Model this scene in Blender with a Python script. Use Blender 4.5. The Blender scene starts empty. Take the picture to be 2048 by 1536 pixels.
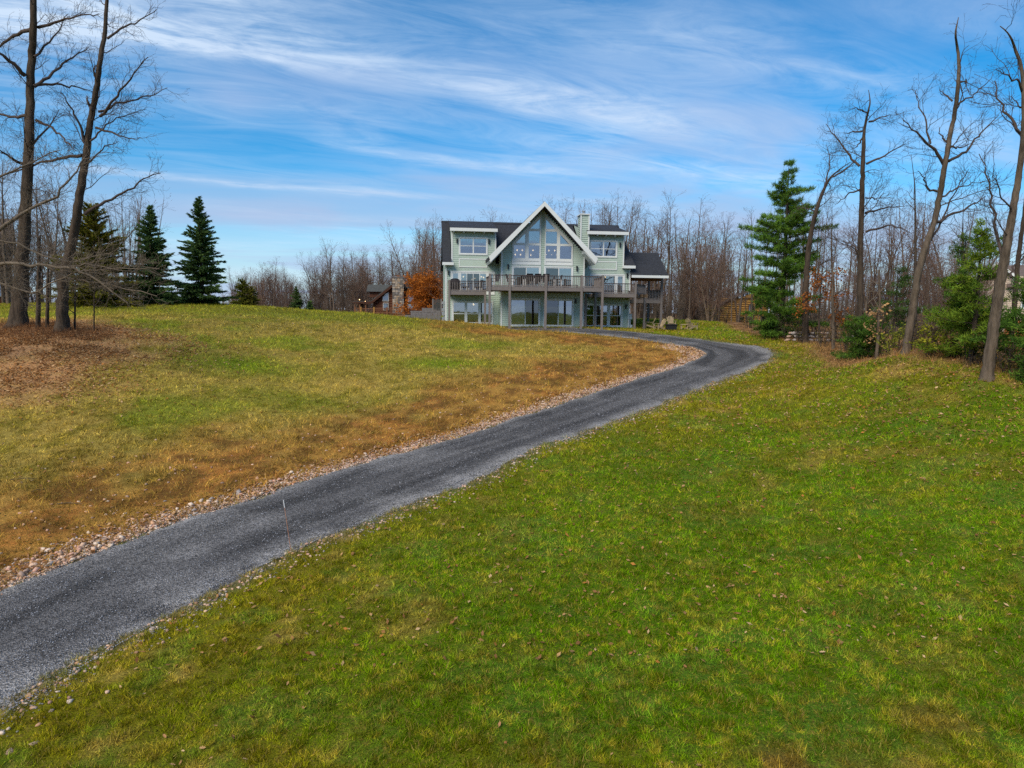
import bpy, math, random
import numpy as np
from mathutils import Matrix, Vector

# ------------------------------------------------------------------ camera
SC = bpy.context.scene
COL = SC.collection
PITCH, ROLL, FPX = math.radians(6.1), math.radians(0.6), 1365.0
EYE = np.array([0.0, 0.0, 5.5])
_fwd = np.array([0, math.cos(PITCH), -math.sin(PITCH)])
_r0 = np.array([1.0, 0, 0]); _u0 = np.cross(_r0, _fwd)
_right = math.cos(ROLL) * _r0 + math.sin(ROLL) * _u0
_up = -math.sin(ROLL) * _r0 + math.cos(ROLL) * _u0
cam_d = bpy.data.cameras.new('camera'); cam = bpy.data.objects.new('camera', cam_d); COL.objects.link(cam)
cam_d.sensor_width = 36; cam_d.lens = 36 * FPX / 2048; cam_d.clip_start = 0.1; cam_d.clip_end = 3000
m = Matrix.Identity(4)
for i in range(3):
    m[i][0], m[i][1], m[i][2], m[i][3] = _right[i], _up[i], -_fwd[i], EYE[i]
cam.matrix_world = m
SC.camera = cam

# ------------------------------------------------------------------ sky, sun, exposure
SUN_EL, SUN_AZ = math.radians(42), math.radians(215)      # azimuth clockwise from +Y: behind the camera, to its left
W = bpy.data.worlds.new('World'); SC.world = W; W.use_nodes = True
wt = W.node_tree; wt.nodes.clear()
def wn(t, **kw):
    n = wt.nodes.new(t)
    for k, v in kw.items(): setattr(n, k, v)
    return n
def wmath(op, a, b=None, clamp=False):
    n = wn('ShaderNodeMath', operation=op, use_clamp=clamp)
    for i, x in enumerate((a, b)):
        if x is None: continue
        if isinstance(x, (int, float)): n.inputs[i].default_value = x
        else: wt.links.new(x, n.inputs[i])
    return n.outputs[0]
def wmap(x, a, b, c=0.0, d=1.0):
    n = wn('ShaderNodeMapRange', interpolation_type='SMOOTHSTEP')
    wt.links.new(x, n.inputs[0])
    for i, q in enumerate((a, b, c, d)): n.inputs[i + 1].default_value = q
    return n.outputs[0]
def wnoise(vec, scale, detail=6, rough=0.55, dist=0.0):
    n = wn('ShaderNodeTexNoise'); wt.links.new(vec, n.inputs['Vector'])
    n.inputs['Scale'].default_value = scale; n.inputs['Detail'].default_value = detail
    n.inputs['Roughness'].default_value = rough; n.inputs['Distortion'].default_value = dist
    return n.outputs['Fac']
def wmix(f, a, b):
    n = wn('ShaderNodeMix', data_type='RGBA')
    wt.links.new(f, n.inputs[0])
    for i, x in ((6, a), (7, b)):
        if isinstance(x, tuple): n.inputs[i].default_value = x
        else: wt.links.new(x, n.inputs[i])
    return n.outputs[2]
sky = wn('ShaderNodeTexSky', sky_type='NISHITA', sun_disc=False)
sky.sun_elevation = SUN_EL; sky.sun_rotation = SUN_AZ
sky.altitude = 500; sky.air_density = 1.0; sky.dust_density = 0.4; sky.ozone_density = 2.5
hs = wn('ShaderNodeHueSaturation'); hs.inputs['Saturation'].default_value = 1.58; hs.inputs['Value'].default_value = 0.98; hs.inputs['Hue'].default_value = 0.496
wt.links.new(sky.outputs[0], hs.inputs['Color'])
tc = wn('ShaderNodeTexCoord'); sp = wn('ShaderNodeSeparateXYZ'); wt.links.new(tc.outputs['Generated'], sp.inputs[0])
zc = wmath('ADD', wmath('MAXIMUM', sp.outputs[2], 0.0), 0.07)
cb_x = wmath('DIVIDE', sp.outputs[0], zc); cb_y = wmath('DIVIDE', sp.outputs[1], zc)    # directions dropped on a high flat cloud layer
TH = math.radians(24)                                 # the cirrus runs along this heading
pa = wmath('ADD', wmath('MULTIPLY', cb_x, math.cos(TH)), wmath('MULTIPLY', cb_y, math.sin(TH)))
pc_ = wmath('ADD', wmath('MULTIPLY', cb_x, -math.sin(TH)), wmath('MULTIPLY', cb_y, math.cos(TH)))
def wvec(a, sa, b, sb, z=0.0):
    n = wn('ShaderNodeCombineXYZ'); wt.links.new(wmath('MULTIPLY', a, sa), n.inputs[0]); wt.links.new(wmath('MULTIPLY', b, sb), n.inputs[1]); n.inputs[2].default_value = z
    return n.outputs[0]
soft = wnoise(wvec(pa, .8, pc_, 1.6, 2.0), 1.0, 3, .5)                 # broad drift
fib = wnoise(wvec(pa, 1.2, pc_, 3.2, 5.0), 1.3, 8, .66, 1.3)            # combed fibres
flk = wnoise(wvec(pa, 3.0, pc_, 4.6, 8.0), 1.8, 7, .66, .8)             # small flecks
patch = wnoise(wvec(pa, .35, pc_, .55, 1.0), 1.0, 3, .5)               # where the veil is thick
cw = wmath('ADD', pc_, wmath('MULTIPLY', wmath('SUBTRACT', soft, .5), .55))
def band(c0, w, a0, a1, k):
    t = wmath('DIVIDE', wmath('SUBTRACT', cw, c0), w); g = wmath('EXPONENT', wmath('MULTIPLY', wmath('MULTIPLY', t, t), -1.0))
    g = wmath('MULTIPLY', g, wmap(pa, a0, a0 + .5)); g = wmath('MULTIPLY', g, wmap(pa, a1, a1 - .8))
    return wmath('MULTIPLY', g, k)
tot = band(2.42, .16, -.9, 2.4, .75)
for q in ((2.15, .34, -1.8, .60, .80), (4.17, .10, -.9, 1.7, .75), (4.95, .16, -.4, 2.0, .55), (3.30, .10, .3, 2.3, .50), (1.80, .20, .9, 4.2, .35), (2.95, .20, 1.2, 4.0, .40), (1.25, .20, 1.4, 5.0, .30), (3.75, .12, 1.6, 5.0, .40), (-1.2, .5, -4, 4, .6), (-2.6, .6, -4, 4, .6), (.2, .4, -4, 3, .5)):
    tot = wmath('ADD', tot, band(*q))
tex = wmath('ADD', wmath('MULTIPLY', wmap(fib, .18, .82), .75), wmath('MULTIPLY', wmap(flk, .25, .8), .45))
veil = wmath('MULTIPLY', tot, tex)
veil = wmath('ADD', veil, wmath('MULTIPLY', wmath('MULTIPLY', wmap(patch, .36, .66), wmap(fib, .12, .85)), .48), True)
# low pale haze toward the horizon and flat grey-violet bars above the trees
low = wmap(sp.outputs[2], 0.03, 0.30, 1.0, 0.0)
bars = wmap(wnoise(wvec(cb_x, .16, cb_y, .62, 9.0), 1.2, 5, 0.5, 0.35), 0.46, 0.62)
bars = wmath('MULTIPLY', bars, low)
cloud_col = (4.9, 5.8, 6.9, 1); bar_col = (2.7, 3.5, 5.1, 1); pale = (2.6, 4.0, 5.7, 1)
c = wmix(wmath('MULTIPLY', wmap(sp.outputs[2], -0.02, 0.20, 1.0, 0.0), 0.75), hs.outputs[0], pale)
c = wmix(wmath('MULTIPLY', veil, 0.85), c, cloud_col)
c = wmix(wmath('MULTIPLY', wmath('MULTIPLY', wmap(wnoise(wvec(pa, .5, pc_, .7, 4.0), .9, 4, .55, .4), .46, .66), wmap(sp.outputs[2], .60, .12)), 0.65), c, (2.9, 3.7, 5.4, 1))
c = wmix(wmath('MULTIPLY', bars, 0.80), c, bar_col)
bg = wn('ShaderNodeBackground'); bg.inputs['Strength'].default_value = 0.1
wt.links.new(c, bg.inputs['Color'])
wo = wn('ShaderNodeOutputWorld'); wt.links.new(bg.outputs[0], wo.inputs['Surface'])

sun_d = bpy.data.lights.new('sun', 'SUN'); sun = bpy.data.objects.new('sun', sun_d); COL.objects.link(sun)
sun_d.energy = 2.9; sun_d.angle = math.radians(38); sun_d.color = (1.0, 0.87, 0.68)
sun.rotation_euler = (math.pi / 2 - SUN_EL, 0, math.pi - SUN_AZ)
SC.view_settings.view_transform = 'Standard'; SC.view_settings.look = 'None'
SC.view_settings.exposure = 0.62; SC.view_settings.gamma = 1.0; SC.view_settings.use_curve_mapping = False
SC.render.engine = 'CYCLES'
cy = SC.cycles
cy.use_adaptive_sampling = True; cy.adaptive_threshold = 0.012; cy.adaptive_min_samples = 24
cy.use_denoising = False
cy.max_bounces = 6; cy.diffuse_bounces = 2; cy.glossy_bounces = 3; cy.transmission_bounces = 3; cy.transparent_max_bounces = 12
cy.caustics_reflective = False; cy.caustics_refractive = False
cy.sample_clamp_indirect = 4.0

# ------------------------------------------------------------------ helpers
def ray(u, v): return _fwd + _right * ((u - 1024) / FPX) + _up * (-(v - 768) / FPX)
def P(u, v, Y):
    """World point at world distance Y on the sight line of a photograph pixel (used to survey the place)."""
    d = ray(u, v); return EYE + d * (Y / d[1])

def tag(o, label=None, cat=None, group=None, kind=None):
    if label: o['label'] = label
    if cat: o['category'] = cat
    if group: o['group'] = group
    if kind: o['kind'] = kind
    return o
def link(name, data, parent=None, loc=None):
    o = bpy.data.objects.new(name, data); COL.objects.link(o)
    if parent is not None: o.parent = parent
    if loc is not None: o.location = loc
    return o
def empty(name, loc, rz=0.0):
    o = link(name, None, None, tuple(float(q) for q in loc)); o.rotation_euler[2] = rz; o.empty_display_size = 0.3
    return o
def copy_tree(o, parent=None):
    c = o.copy(); COL.objects.link(c); c.parent = parent
    for ch in o.children: copy_tree(ch, c)
    return c
def raw_mesh(name, V, F, mats, colors=None, smooth=False, uv=None):
    """V (n,3); F list/array of equal-length faces, or list of mixed faces."""
    me = bpy.data.meshes.new(name)
    V = np.asarray(V, dtype=np.float32)
    if isinstance(F, np.ndarray):
        nf, k = F.shape
        me.vertices.add(len(V)); me.vertices.foreach_set('co', V.ravel())
        me.loops.add(nf * k); me.loops.foreach_set('vertex_index', F.astype(np.int32).ravel())
        me.polygons.add(nf); me.polygons.foreach_set('loop_start', np.arange(0, nf * k, k, dtype=np.int32))
        try: me.polygons.foreach_set('loop_total', np.full(nf, k, dtype=np.int32))
        except Exception: pass
        me.update(calc_edges=True); me.validate()
    else:
        me.from_pydata([tuple(map(float, p)) for p in V], [], F); me.update()
    for mt in (mats if isinstance(mats, (list, tuple)) else [mats]): me.materials.append(mt)
    if colors is not None:
        a = me.color_attributes.new('tint', 'FLOAT_COLOR', 'POINT')
        c4 = np.ones((len(V), 4), np.float32); c4[:, :3] = colors
        a.data.foreach_set('color', c4.ravel())
    if smooth: me.polygons.foreach_set('use_smooth', np.ones(len(me.polygons), bool))
    return me

class MB:
    """Collects boxes, prisms and tubes; build() links them as one mesh object."""
    def __init__(s): s.v = []; s.f = []
    def add(s, vs, fs):
        b = len(s.v); s.v += [tuple(map(float, p)) for p in vs]; s.f += [tuple(b + i for i in q) for q in fs]; return s
    def box(s, x0, x1, y0, y1, z0, z1):
        return s.add([(x0, y0, z0), (x1, y0, z0), (x1, y1, z0), (x0, y1, z0), (x0, y0, z1), (x1, y0, z1), (x1, y1, z1), (x0, y1, z1)],
                     [(0, 3, 2, 1), (4, 5, 6, 7), (0, 1, 5, 4), (1, 2, 6, 5), (2, 3, 7, 6), (3, 0, 4, 7)])
    def prism(s, poly, y0, y1):
        n = len(poly)
        vs = [(x, y0, z) for x, z in poly] + [(x, y1, z) for x, z in poly]
        fs = [tuple(range(n)), tuple(range(2 * n - 1, n - 1, -1))] + [(i, i + n, (i + 1) % n + n, (i + 1) % n) for i in range(n)]
        return s.add(vs, fs)
    def prismx(s, poly, x0, x1):
        n = len(poly)
        vs = [(x0, y, z) for y, z in poly] + [(x1, y, z) for y, z in poly]
        fs = [tuple(range(n - 1, -1, -1)), tuple(range(n, 2 * n))] + [((i + 1) % n, (i + 1) % n + n, i + n, i) for i in range(n)]
        return s.add(vs, fs)
    def bar(s, p, q, w, d=None, up=(0, 0, 1)):
        p, q = Vector(p), Vector(q); d = d or w
        t = (q - p).normalized(); a = t.cross(Vector(up))
        if a.length < 1e-4: a = t.cross(Vector((0, 1, 0)))
        a.normalize(); b = a.cross(t).normalized()
        a *= w / 2; b *= d / 2
        vs = [p - a - b, p + a - b, p + a + b, p - a + b, q - a - b, q + a - b, q + a + b, q - a + b]
        return s.add(vs, [(3, 2, 1, 0), (4, 5, 6, 7), (0, 1, 5, 4), (1, 2, 6, 5), (2, 3, 7, 6), (3, 0, 4, 7)])
    def tube(s, pts, rad, k=8, cap=True):
        V, F = tube_arrays([np.array(pts, float)], [np.array(rad, float) * np.ones(len(pts))], k)
        s.add(V, [tuple(f) for f in F])
        if cap:
            b = len(s.v) - len(V); n = len(pts)
            s.f.append(tuple(b + i for i in range(k - 1, -1, -1))); s.f.append(tuple(b + (n - 1) * k + i for i in range(k)))
        return s
    def lathe(s, prof, cx=0, cy=0, k=14):
        b = len(s.v)
        for r, z in prof:
            for i in range(k):
                a = 2 * math.pi * i / k; s.v.append((cx + r * math.cos(a), cy + r * math.sin(a), z))
        for j in range(len(prof) - 1):
            for i in range(k):
                s.f.append((b + j * k + i, b + j * k + (i + 1) % k, b + (j + 1) * k + (i + 1) % k, b + (j + 1) * k + i))
        s.f.append(tuple(b + i for i in range(k - 1, -1, -1))); s.f.append(tuple(b + (len(prof) - 1) * k + i for i in range(k)))
        return s
    def build(s, name, mat, parent=None, loc=None, smooth=False):
        me = bpy.data.meshes.new(name); me.from_pydata(s.v, [], s.f); me.update(); me.materials.append(mat)
        if smooth: me.polygons.foreach_set('use_smooth', np.ones(len(me.polygons), bool))
        return link(name, me, parent, loc)

def tube_arrays(paths, rads, k):
    Vs, Fs, base = [], [], 0
    ang = np.arange(k) * (2 * np.pi / k); ca, sa = np.cos(ang), np.sin(ang)
    ring = np.arange(k); nxt = (ring + 1) % k
    for p, r in zip(paths, rads):
        n = len(p)
        t = np.empty_like(p); t[1:-1] = p[2:] - p[:-2]; t[0] = p[1] - p[0]; t[-1] = p[-1] - p[-2]
        t /= np.linalg.norm(t, axis=1)[:, None] + 1e-9
        ref = np.array([1.0, 0, 0]) if abs(t[0][0]) < 0.8 else np.array([0, 1.0, 0])
        a = np.cross(t, ref); a /= np.linalg.norm(a, axis=1)[:, None] + 1e-9
        b = np.cross(t, a)
        V = p[:, None, :] + r[:, None, None] * (a[:, None, :] * ca[None, :, None] + b[:, None, :] * sa[None, :, None])
        Vs.append(V.reshape(-1, 3))
        j = np.arange(n - 1)[:, None] * k
        F = np.stack([j + ring, j + k + ring, j + k + nxt, j + nxt], -1).reshape(-1, 4) + base
        Fs.append(F); base += n * k
    return np.concatenate(Vs), np.concatenate(Fs)

def _hash(ix, iy, seed):
    h = (ix.astype(np.int64) * 374761393 + iy.astype(np.int64) * 668265263 + seed * 1442695041) & 0xFFFFFFFF
    h = ((h ^ (h >> 13)) * 1274126177) & 0xFFFFFFFF
    return ((h ^ (h >> 16)) & 0xFFFF) / 65535.0
def vnoise(x, y, scale, seed=0):
    x = np.asarray(x) / scale; y = np.asarray(y) / scale
    ix, iy = np.floor(x), np.floor(y); fx, fy = x - ix, y - iy
    fx = fx * fx * (3 - 2 * fx); fy = fy * fy * (3 - 2 * fy)
    a, b = _hash(ix, iy, seed), _hash(ix + 1, iy, seed); c_, d = _hash(ix, iy + 1, seed), _hash(ix + 1, iy + 1, seed)
    return (a * (1 - fx) + b * fx) * (1 - fy) + (c_ * (1 - fx) + d * fx) * fy
def fbm(x, y, scale, seed=0, oct=4):
    s, w, t = 0, 1.0, 0
    for i in range(oct): s = s + w * vnoise(x, y, scale / 2 ** i, seed + i * 17); t += w; w *= 0.55
    return s / t
def sstep(x, a, b):
    t = np.clip((x - a) / (b - a), 0, 1); return t * t * (3 - 2 * t)

# ------------------------------------------------------------------ materials
def mat(name, color, rough=0.8, var=0.0, vscale=8.0, bump=0.0, bscale=30.0, spec=0.3, attr=False, stretch=None, metal=0.0, color2=None):
    mt = bpy.data.materials.new(name); mt.use_nodes = True; nt = mt.node_tree; N = nt.nodes; L = nt.links
    bs = N['Principled BSDF']; bs.inputs['Roughness'].default_value = rough
    bs.inputs['Specular IOR Level'].default_value = spec; bs.inputs['Metallic'].default_value = metal
    tcn = N.new('ShaderNodeTexCoord'); vec = tcn.outputs['Object']
    if stretch:
        mp = N.new('ShaderNodeMapping'); mp.inputs['Scale'].default_value = stretch; L.new(vec, mp.inputs[0]); vec = mp.outputs[0]
    src = None
    if attr:
        at = N.new('ShaderNodeAttribute'); at.attribute_name = 'tint'; src = at.outputs['Color']
    if var > 0 or color2:
        nz = N.new('ShaderNodeTexNoise'); nz.inputs['Scale'].default_value = vscale; nz.inputs['Detail'].default_value = 6; nz.inputs['Roughness'].default_value = 0.65
        L.new(vec, nz.inputs['Vector'])
        if color2:
            rp = N.new('ShaderNodeMapRange'); rp.inputs[1].default_value = 0.4; rp.inputs[2].default_value = 0.62; L.new(nz.outputs['Fac'], rp.inputs[0])
            mx = N.new('ShaderNodeMix'); mx.data_type = 'RGBA'; L.new(rp.outputs[0], mx.inputs[0])
            mx.inputs[6].default_value = (*color, 1); mx.inputs[7].default_value = (*color2, 1); src = mx.outputs[2]
        if var > 0:
            mr = N.new('ShaderNodeMapRange'); mr.inputs[1].default_value = 0.25; mr.inputs[2].default_value = 0.75
            mr.inputs[3].default_value = 1 - var; mr.inputs[4].default_value = 1 + var; L.new(nz.outputs['Fac'], mr.inputs[0])
            ml = N.new('ShaderNodeMix'); ml.data_type = 'RGBA'; ml.blend_type = 'MULTIPLY'; ml.inputs[0].default_value = 1
            if src is not None: L.new(src, ml.inputs[6])
            else: ml.inputs[6].default_value = (*color, 1)
            L.new(mr.outputs[0], ml.inputs[7]); src = ml.outputs[2]
    if src is not None: L.new(src, bs.inputs['Base Color'])
    else: bs.inputs['Base Color'].default_value = (*color, 1)
    if bump > 0:
        nb = N.new('ShaderNodeTexNoise'); nb.inputs['Scale'].default_value = bscale; nb.inputs['Detail'].default_value = 5; L.new(vec, nb.inputs['Vector'])
        bp = N.new('ShaderNodeBump'); bp.inputs['Strength'].default_value = bump; bp.inputs['Distance'].default_value = 0.03
        L.new(nb.outputs['Fac'], bp.inputs['Height']); L.new(bp.outputs[0], bs.inputs['Normal'])
    return mt
def leaf_mat(name, trans=0.3, rough=0.6):
    mt = bpy.data.materials.new(name); mt.use_nodes = True; nt = mt.node_tree; N = nt.nodes; L = nt.links
    N.remove(N['Principled BSDF'])
    at = N.new('ShaderNodeAttribute'); at.attribute_name = 'tint'
    d = N.new('ShaderNodeBsdfDiffuse'); t = N.new('ShaderNodeBsdfTranslucent'); mx = N.new('ShaderNodeMixShader'); mx.inputs[0].default_value = trans
    L.new(at.outputs['Color'], d.inputs[0]); L.new(at.outputs['Color'], t.inputs[0]); L.new(d.outputs[0], mx.inputs[1]); L.new(t.outputs[0], mx.inputs[2])
    L.new(mx.outputs[0], N['Material Output'].inputs['Surface'])
    return mt
def glow_mat(name, color, s):
    mt = bpy.data.materials.new(name); mt.use_nodes = True; bs = mt.node_tree.nodes['Principled BSDF']
    bs.inputs['Base Color'].default_value = (*color, 1); bs.inputs['Emission Color'].default_value = (*color, 1); bs.inputs['Emission Strength'].default_value = s
    mt.cycles.emission_sampling = 'NONE'
    return mt
def glass_mat(name, refl, tint):
    mt = bpy.data.materials.new(name); mt.use_nodes = True; nt = mt.node_tree; N = nt.nodes; L = nt.links
    N.remove(N['Principled BSDF'])
    t = N.new('ShaderNodeBsdfTransparent'); t.inputs[0].default_value = (*tint, 1)
    g = N.new('ShaderNodeBsdfGlossy'); g.inputs['Roughness'].default_value = 0.02; g.inputs['Color'].default_value = (0.9, 0.95, 1, 1)
    tcn = N.new('ShaderNodeTexCoord'); nz = N.new('ShaderNodeTexNoise'); nz.inputs['Scale'].default_value = 0.9; L.new(tcn.outputs['Object'], nz.inputs[0])
    bp = N.new('ShaderNodeBump'); bp.inputs['Strength'].default_value = 0.04; bp.inputs['Distance'].default_value = 0.05; L.new(nz.outputs['Fac'], bp.inputs['Height']); L.new(bp.outputs[0], g.inputs['Normal'])
    mx = N.new('ShaderNodeMixShader'); mx.inputs[0].default_value = refl
    L.new(t.outputs[0], mx.inputs[1]); L.new(g.outputs[0], mx.inputs[2]); L.new(mx.outputs[0], N['Material Output'].inputs['Surface'])
    return mt
M = {}
# ------------------------------------------------------------------ the lie of the land
ROAD_L = [(-10.9, -30), (-10.9, 0), (-10.5, 7), (-10.2, 10.2), (-9.82, 12.63), (-9.44, 13.59), (-8.64, 15.48), (-7.87, 16.49), (-6.85, 17.49), (-5.69, 19.1), (-4.56, 20.4), (-3.36, 21.64), (-2.09, 22.9),
          (-0.39, 24.97), (1.65, 27.32), (3.23, 29.35), (6.08, 32.81), (8.25, 35.12), (10.4, 37.9), (11.2, 39.5), (10.9, 41.3), (9.5, 42.9), (8.1, 44.6), (6.0, 46.3), (3.2, 47.7), (-0.5, 48.6)]
ROAD_R = [(-7.4, -30), (-7.4, 0), (-7.3, 6), (-7.28, 8.2), (-7.22, 9.14), (-7.1, 9.88), (-6.85, 10.57), (-6.28, 11.68), (-5.76, 12.64), (-5.34, 13.52), (-4.84, 14.75), (-3.85, 15.81), (-2.59, 17.31), (-1.42, 18.65), (-0.41, 20.09), (0.79, 22.08), (2.68, 24.06),
          (4.99, 26.7), (7.88, 30.18), (11.44, 34.08), (14.17, 37.53), (15.19, 39.52), (15.02, 41.84), (13.29, 43.4), (10.61, 46.2), (7.65, 48.9), (4.0, 50.6), (-0.5, 51.2)]
_zy = [(-60, -1.2), (8, -.2), (10, -.1), (14.5, .14), (26, 1.5), (38, 3.0), (45, 3.85), (50, 4.3), (60, 4.38)]
def z_road(Y): return float(np.interp(Y, [a for a, b in _zy], [b for a, b in _zy]))
def resample(poly, n):
    p = np.array(poly, float); s = np.r_[0, np.cumsum(np.linalg.norm(np.diff(p, axis=0), axis=1))]
    q = np.linspace(0, s[-1], n); return np.stack([np.interp(q, s, p[:, 0]), np.interp(q, s, p[:, 1])], -1)
ctrl = []
for poly in (ROAD_L, ROAD_R):
    for x, y in resample(poly, 30): ctrl.append((x, y, z_road(y)))
for u, v, Y in [(500, 900, 21.5), (500, 800, 27), (500, 700, 34), (500, 650, 41), (500, 614, 50), (300, 900, 20.8), (300, 650, 39), (300, 616, 47), (700, 800, 28.5), (700, 700, 36), (700, 650, 43), (700, 626, 49.5),
                (100, 1000, 17), (100, 900, 20.5), (100, 800, 25), (100, 700, 31), (100, 655, 34.5), (100, 617, 47), (-200, 900, 20.5), (-200, 700, 31), (-200, 640, 37), (-200, 617, 48),
                (1000, 780, 29), (1000, 720, 35), (1000, 690, 40), (1000, 662, 46), (1000, 652, 48.3), (890, 642, 49.5), (1200, 720, 37.5), (1200, 690, 42), (1100, 668, 45),
                (1024, 1536, 7.7), (2048, 1536, 7.6), (2400, 1400, 9), (1024, 1200, 12.2), (1600, 1200, 12.1), (2048, 1200, 12.0), (1400, 1000, 17.7), (1400, 900, 21.6), (1700, 1000, 17), (1700, 900, 20.7), (1700, 800, 25.5), (1700, 735, 32),
                (2000, 1000, 15.6), (2000, 900, 18.2), (2000, 810, 21), (1980, 755, 23), (1815, 704, 29), (1600, 695, 40), (1560, 674, 46), (1342, 660, 54), (1440, 664, 52), (1650, 690, 42), (2300, 850, 20), (2300, 760, 25),
                (405, 608, 52), (195, 606, 50), (760, 630, 49.5), (830, 637, 49.5), (620, 621, 50)]:
    ctrl.append(tuple(P(u, v, Y)))
ctrl += [(2.4, 52.5, 4.3), (-4, 54, 4.5), (9, 54.5, 4.2), (-5.6, 51.5, 4.62), (-6, 62, 5.0), (3, 64, 4.6), (12, 64, 4.9), (13.0, 60, 4.75), (-22, 75, 5.1), (-14.5, 75, 4.75), (-10, 62, 4.8), (-14, 58, 4.95), (-18, 62, 5.1), (-22, 115, 4.72), (-22, 150, 4.2), (-60, 60, 5.3), (-60, 110, 4.6), (-70, 30, 4.6), (-60, 0, 1.0), (-25, 0, -.6), (-25, 10, -.2),
         (25, 30, 3.9), (40, 30, 3.9), (30, 50, 4.0), (40, 60, 4.2), (70, 60, 4.0), (70, 20, 3.4), (40, 10, 2.6), (30, 85, 3.9), (10, 90, 4.3), (60, 110, 4.0), (0, 120, 4.4), (0, 150, 4.2), (60, 150, 4.0), (0, -5, -.5), (0, -40, -1.5), (60, -30, 0.0), (-60, -40, -1.0), (12, 4, .3)]
ctrl = np.array(ctrl)
def _phi(r2): return 0.5 * r2 * np.log(r2 + 1e-9)
def _tps_fit(c, lam=0.10):
    S = 30.0; X = c[:, :2] / S; n = len(X)
    K = _phi(((X[:, None] - X[None]) ** 2).sum(-1)) + lam * np.eye(n) * 0.02
    Pm = np.c_[np.ones(n), X]; A = np.zeros((n + 3, n + 3)); A[:n, :n] = K; A[:n, n:] = Pm; A[n:, :n] = Pm.T
    w = np.linalg.solve(A, np.r_[c[:, 2], 0, 0, 0]); return X, w, S
_TX, _TW, _TS = _tps_fit(ctrl)
def tz(x, y):
    """Smooth ground height."""
    x = np.atleast_1d(np.asarray(x, float)); y = np.atleast_1d(np.asarray(y, float)); out = np.empty(x.shape)
    xc = np.clip(x, -75, 75) / _TS; yc = np.clip(y, -40, 150) / _TS
    xf, yf, of = xc.ravel(), yc.ravel(), out.ravel()
    for i in range(0, len(xf), 20000):
        q = np.stack([xf[i:i + 20000], yf[i:i + 20000]], -1)
        r2 = ((q[:, None] - _TX[None]) ** 2).sum(-1)
        of[i:i + 20000] = _phi(r2) @ _TW[:-3] + _TW[-3] + q @ _TW[-2:]
    return of.reshape(x.shape)
def seg_dist(x, y, poly):
    """distance to a polyline and the side (positive = left of its direction)."""
    p = np.array(poly, float); best = np.full(x.shape, 1e9); side = np.zeros(x.shape); sarc = np.zeros(x.shape); acc = 0.0
    for a, b in zip(p[:-1], p[1:]):
        d = b - a; L2 = d @ d; t = np.clip(((x - a[0]) * d[0] + (y - a[1]) * d[1]) / L2, 0, 1)
        ex, ey = x - a[0] - t * d[0], y - a[1] - t * d[1]; r = np.hypot(ex, ey); mk = r < best
        cr = d[0] * (y - a[1]) - d[1] * (x - a[0])
        best = np.where(mk, r, best); side = np.where(mk, np.sign(cr), side); sarc = np.where(mk, acc + t * math.sqrt(L2), sarc); acc += math.sqrt(L2)
    return best, side, sarc
def road_sd(x, y):
    """signed distances: >0 outside the drive on its left bank / on its right lawn."""
    dl, sl, arc = seg_dist(x, y, ROAD_L); dr, sr, _ = seg_dist(x, y, ROAD_R)
    return dl * sl, -dr * sr, arc
def gz(x, y, dl=None, dr=None):
    """Full ground height with lumps and the drive's shallow bed."""
    x = np.asarray(x, float); y = np.asarray(y, float)
    if dl is None: dl, dr, _ = road_sd(x, y)
    ins = np.minimum(-dl, -dr)                     # >0 inside the drive
    z = tz(x, y) + (fbm(x, y, 2.2, 5, 3) - .5) * 0.14 + (fbm(x, y, .5, 9, 3) - .5) * 0.05
    bank = np.exp(-((dl - 2.6) / 1.6) ** 2) * (dl > 0)
    z = z + bank * (0.05 + 0.18 * (fbm(x, y, 1.1, 31, 3) - .45))
    z = z - 0.10 * sstep(ins, -0.05, 0.35)
    return z
def g1(x, y): return float(gz(np.array([x]), np.array([y]))[0])

# non-uniform grid: fine where the photograph looks, coarse out to the horizon
def axis(fine0, fine1, step, mid, midstep, far):
    a = list(np.arange(fine0, fine1 + 1e-6, step))
    lo, hi = [], []
    q, st = fine0, step
    while q > -far: st = min(st * (1.12 if q > -mid else 1.5), 1e9); q -= st; lo.append(q)
    q, st = fine1, step
    while q < far: st = min(st * (1.12 if q < mid else 1.5), 1e9); q += st; hi.append(q)
    return np.array(lo[::-1] + a + hi)
gx = axis(-24, 22, 0.2, 70, 1, 900); gy = axis(5, 56, 0.2, 130, 1, 1500)
GX, GY = np.meshgrid(gx, gy); X, Y = GX.ravel(), GY.ravel()
DL, DR, ARC = road_sd(X, Y)
Zg = gz(X, Y, DL, DR)

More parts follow.
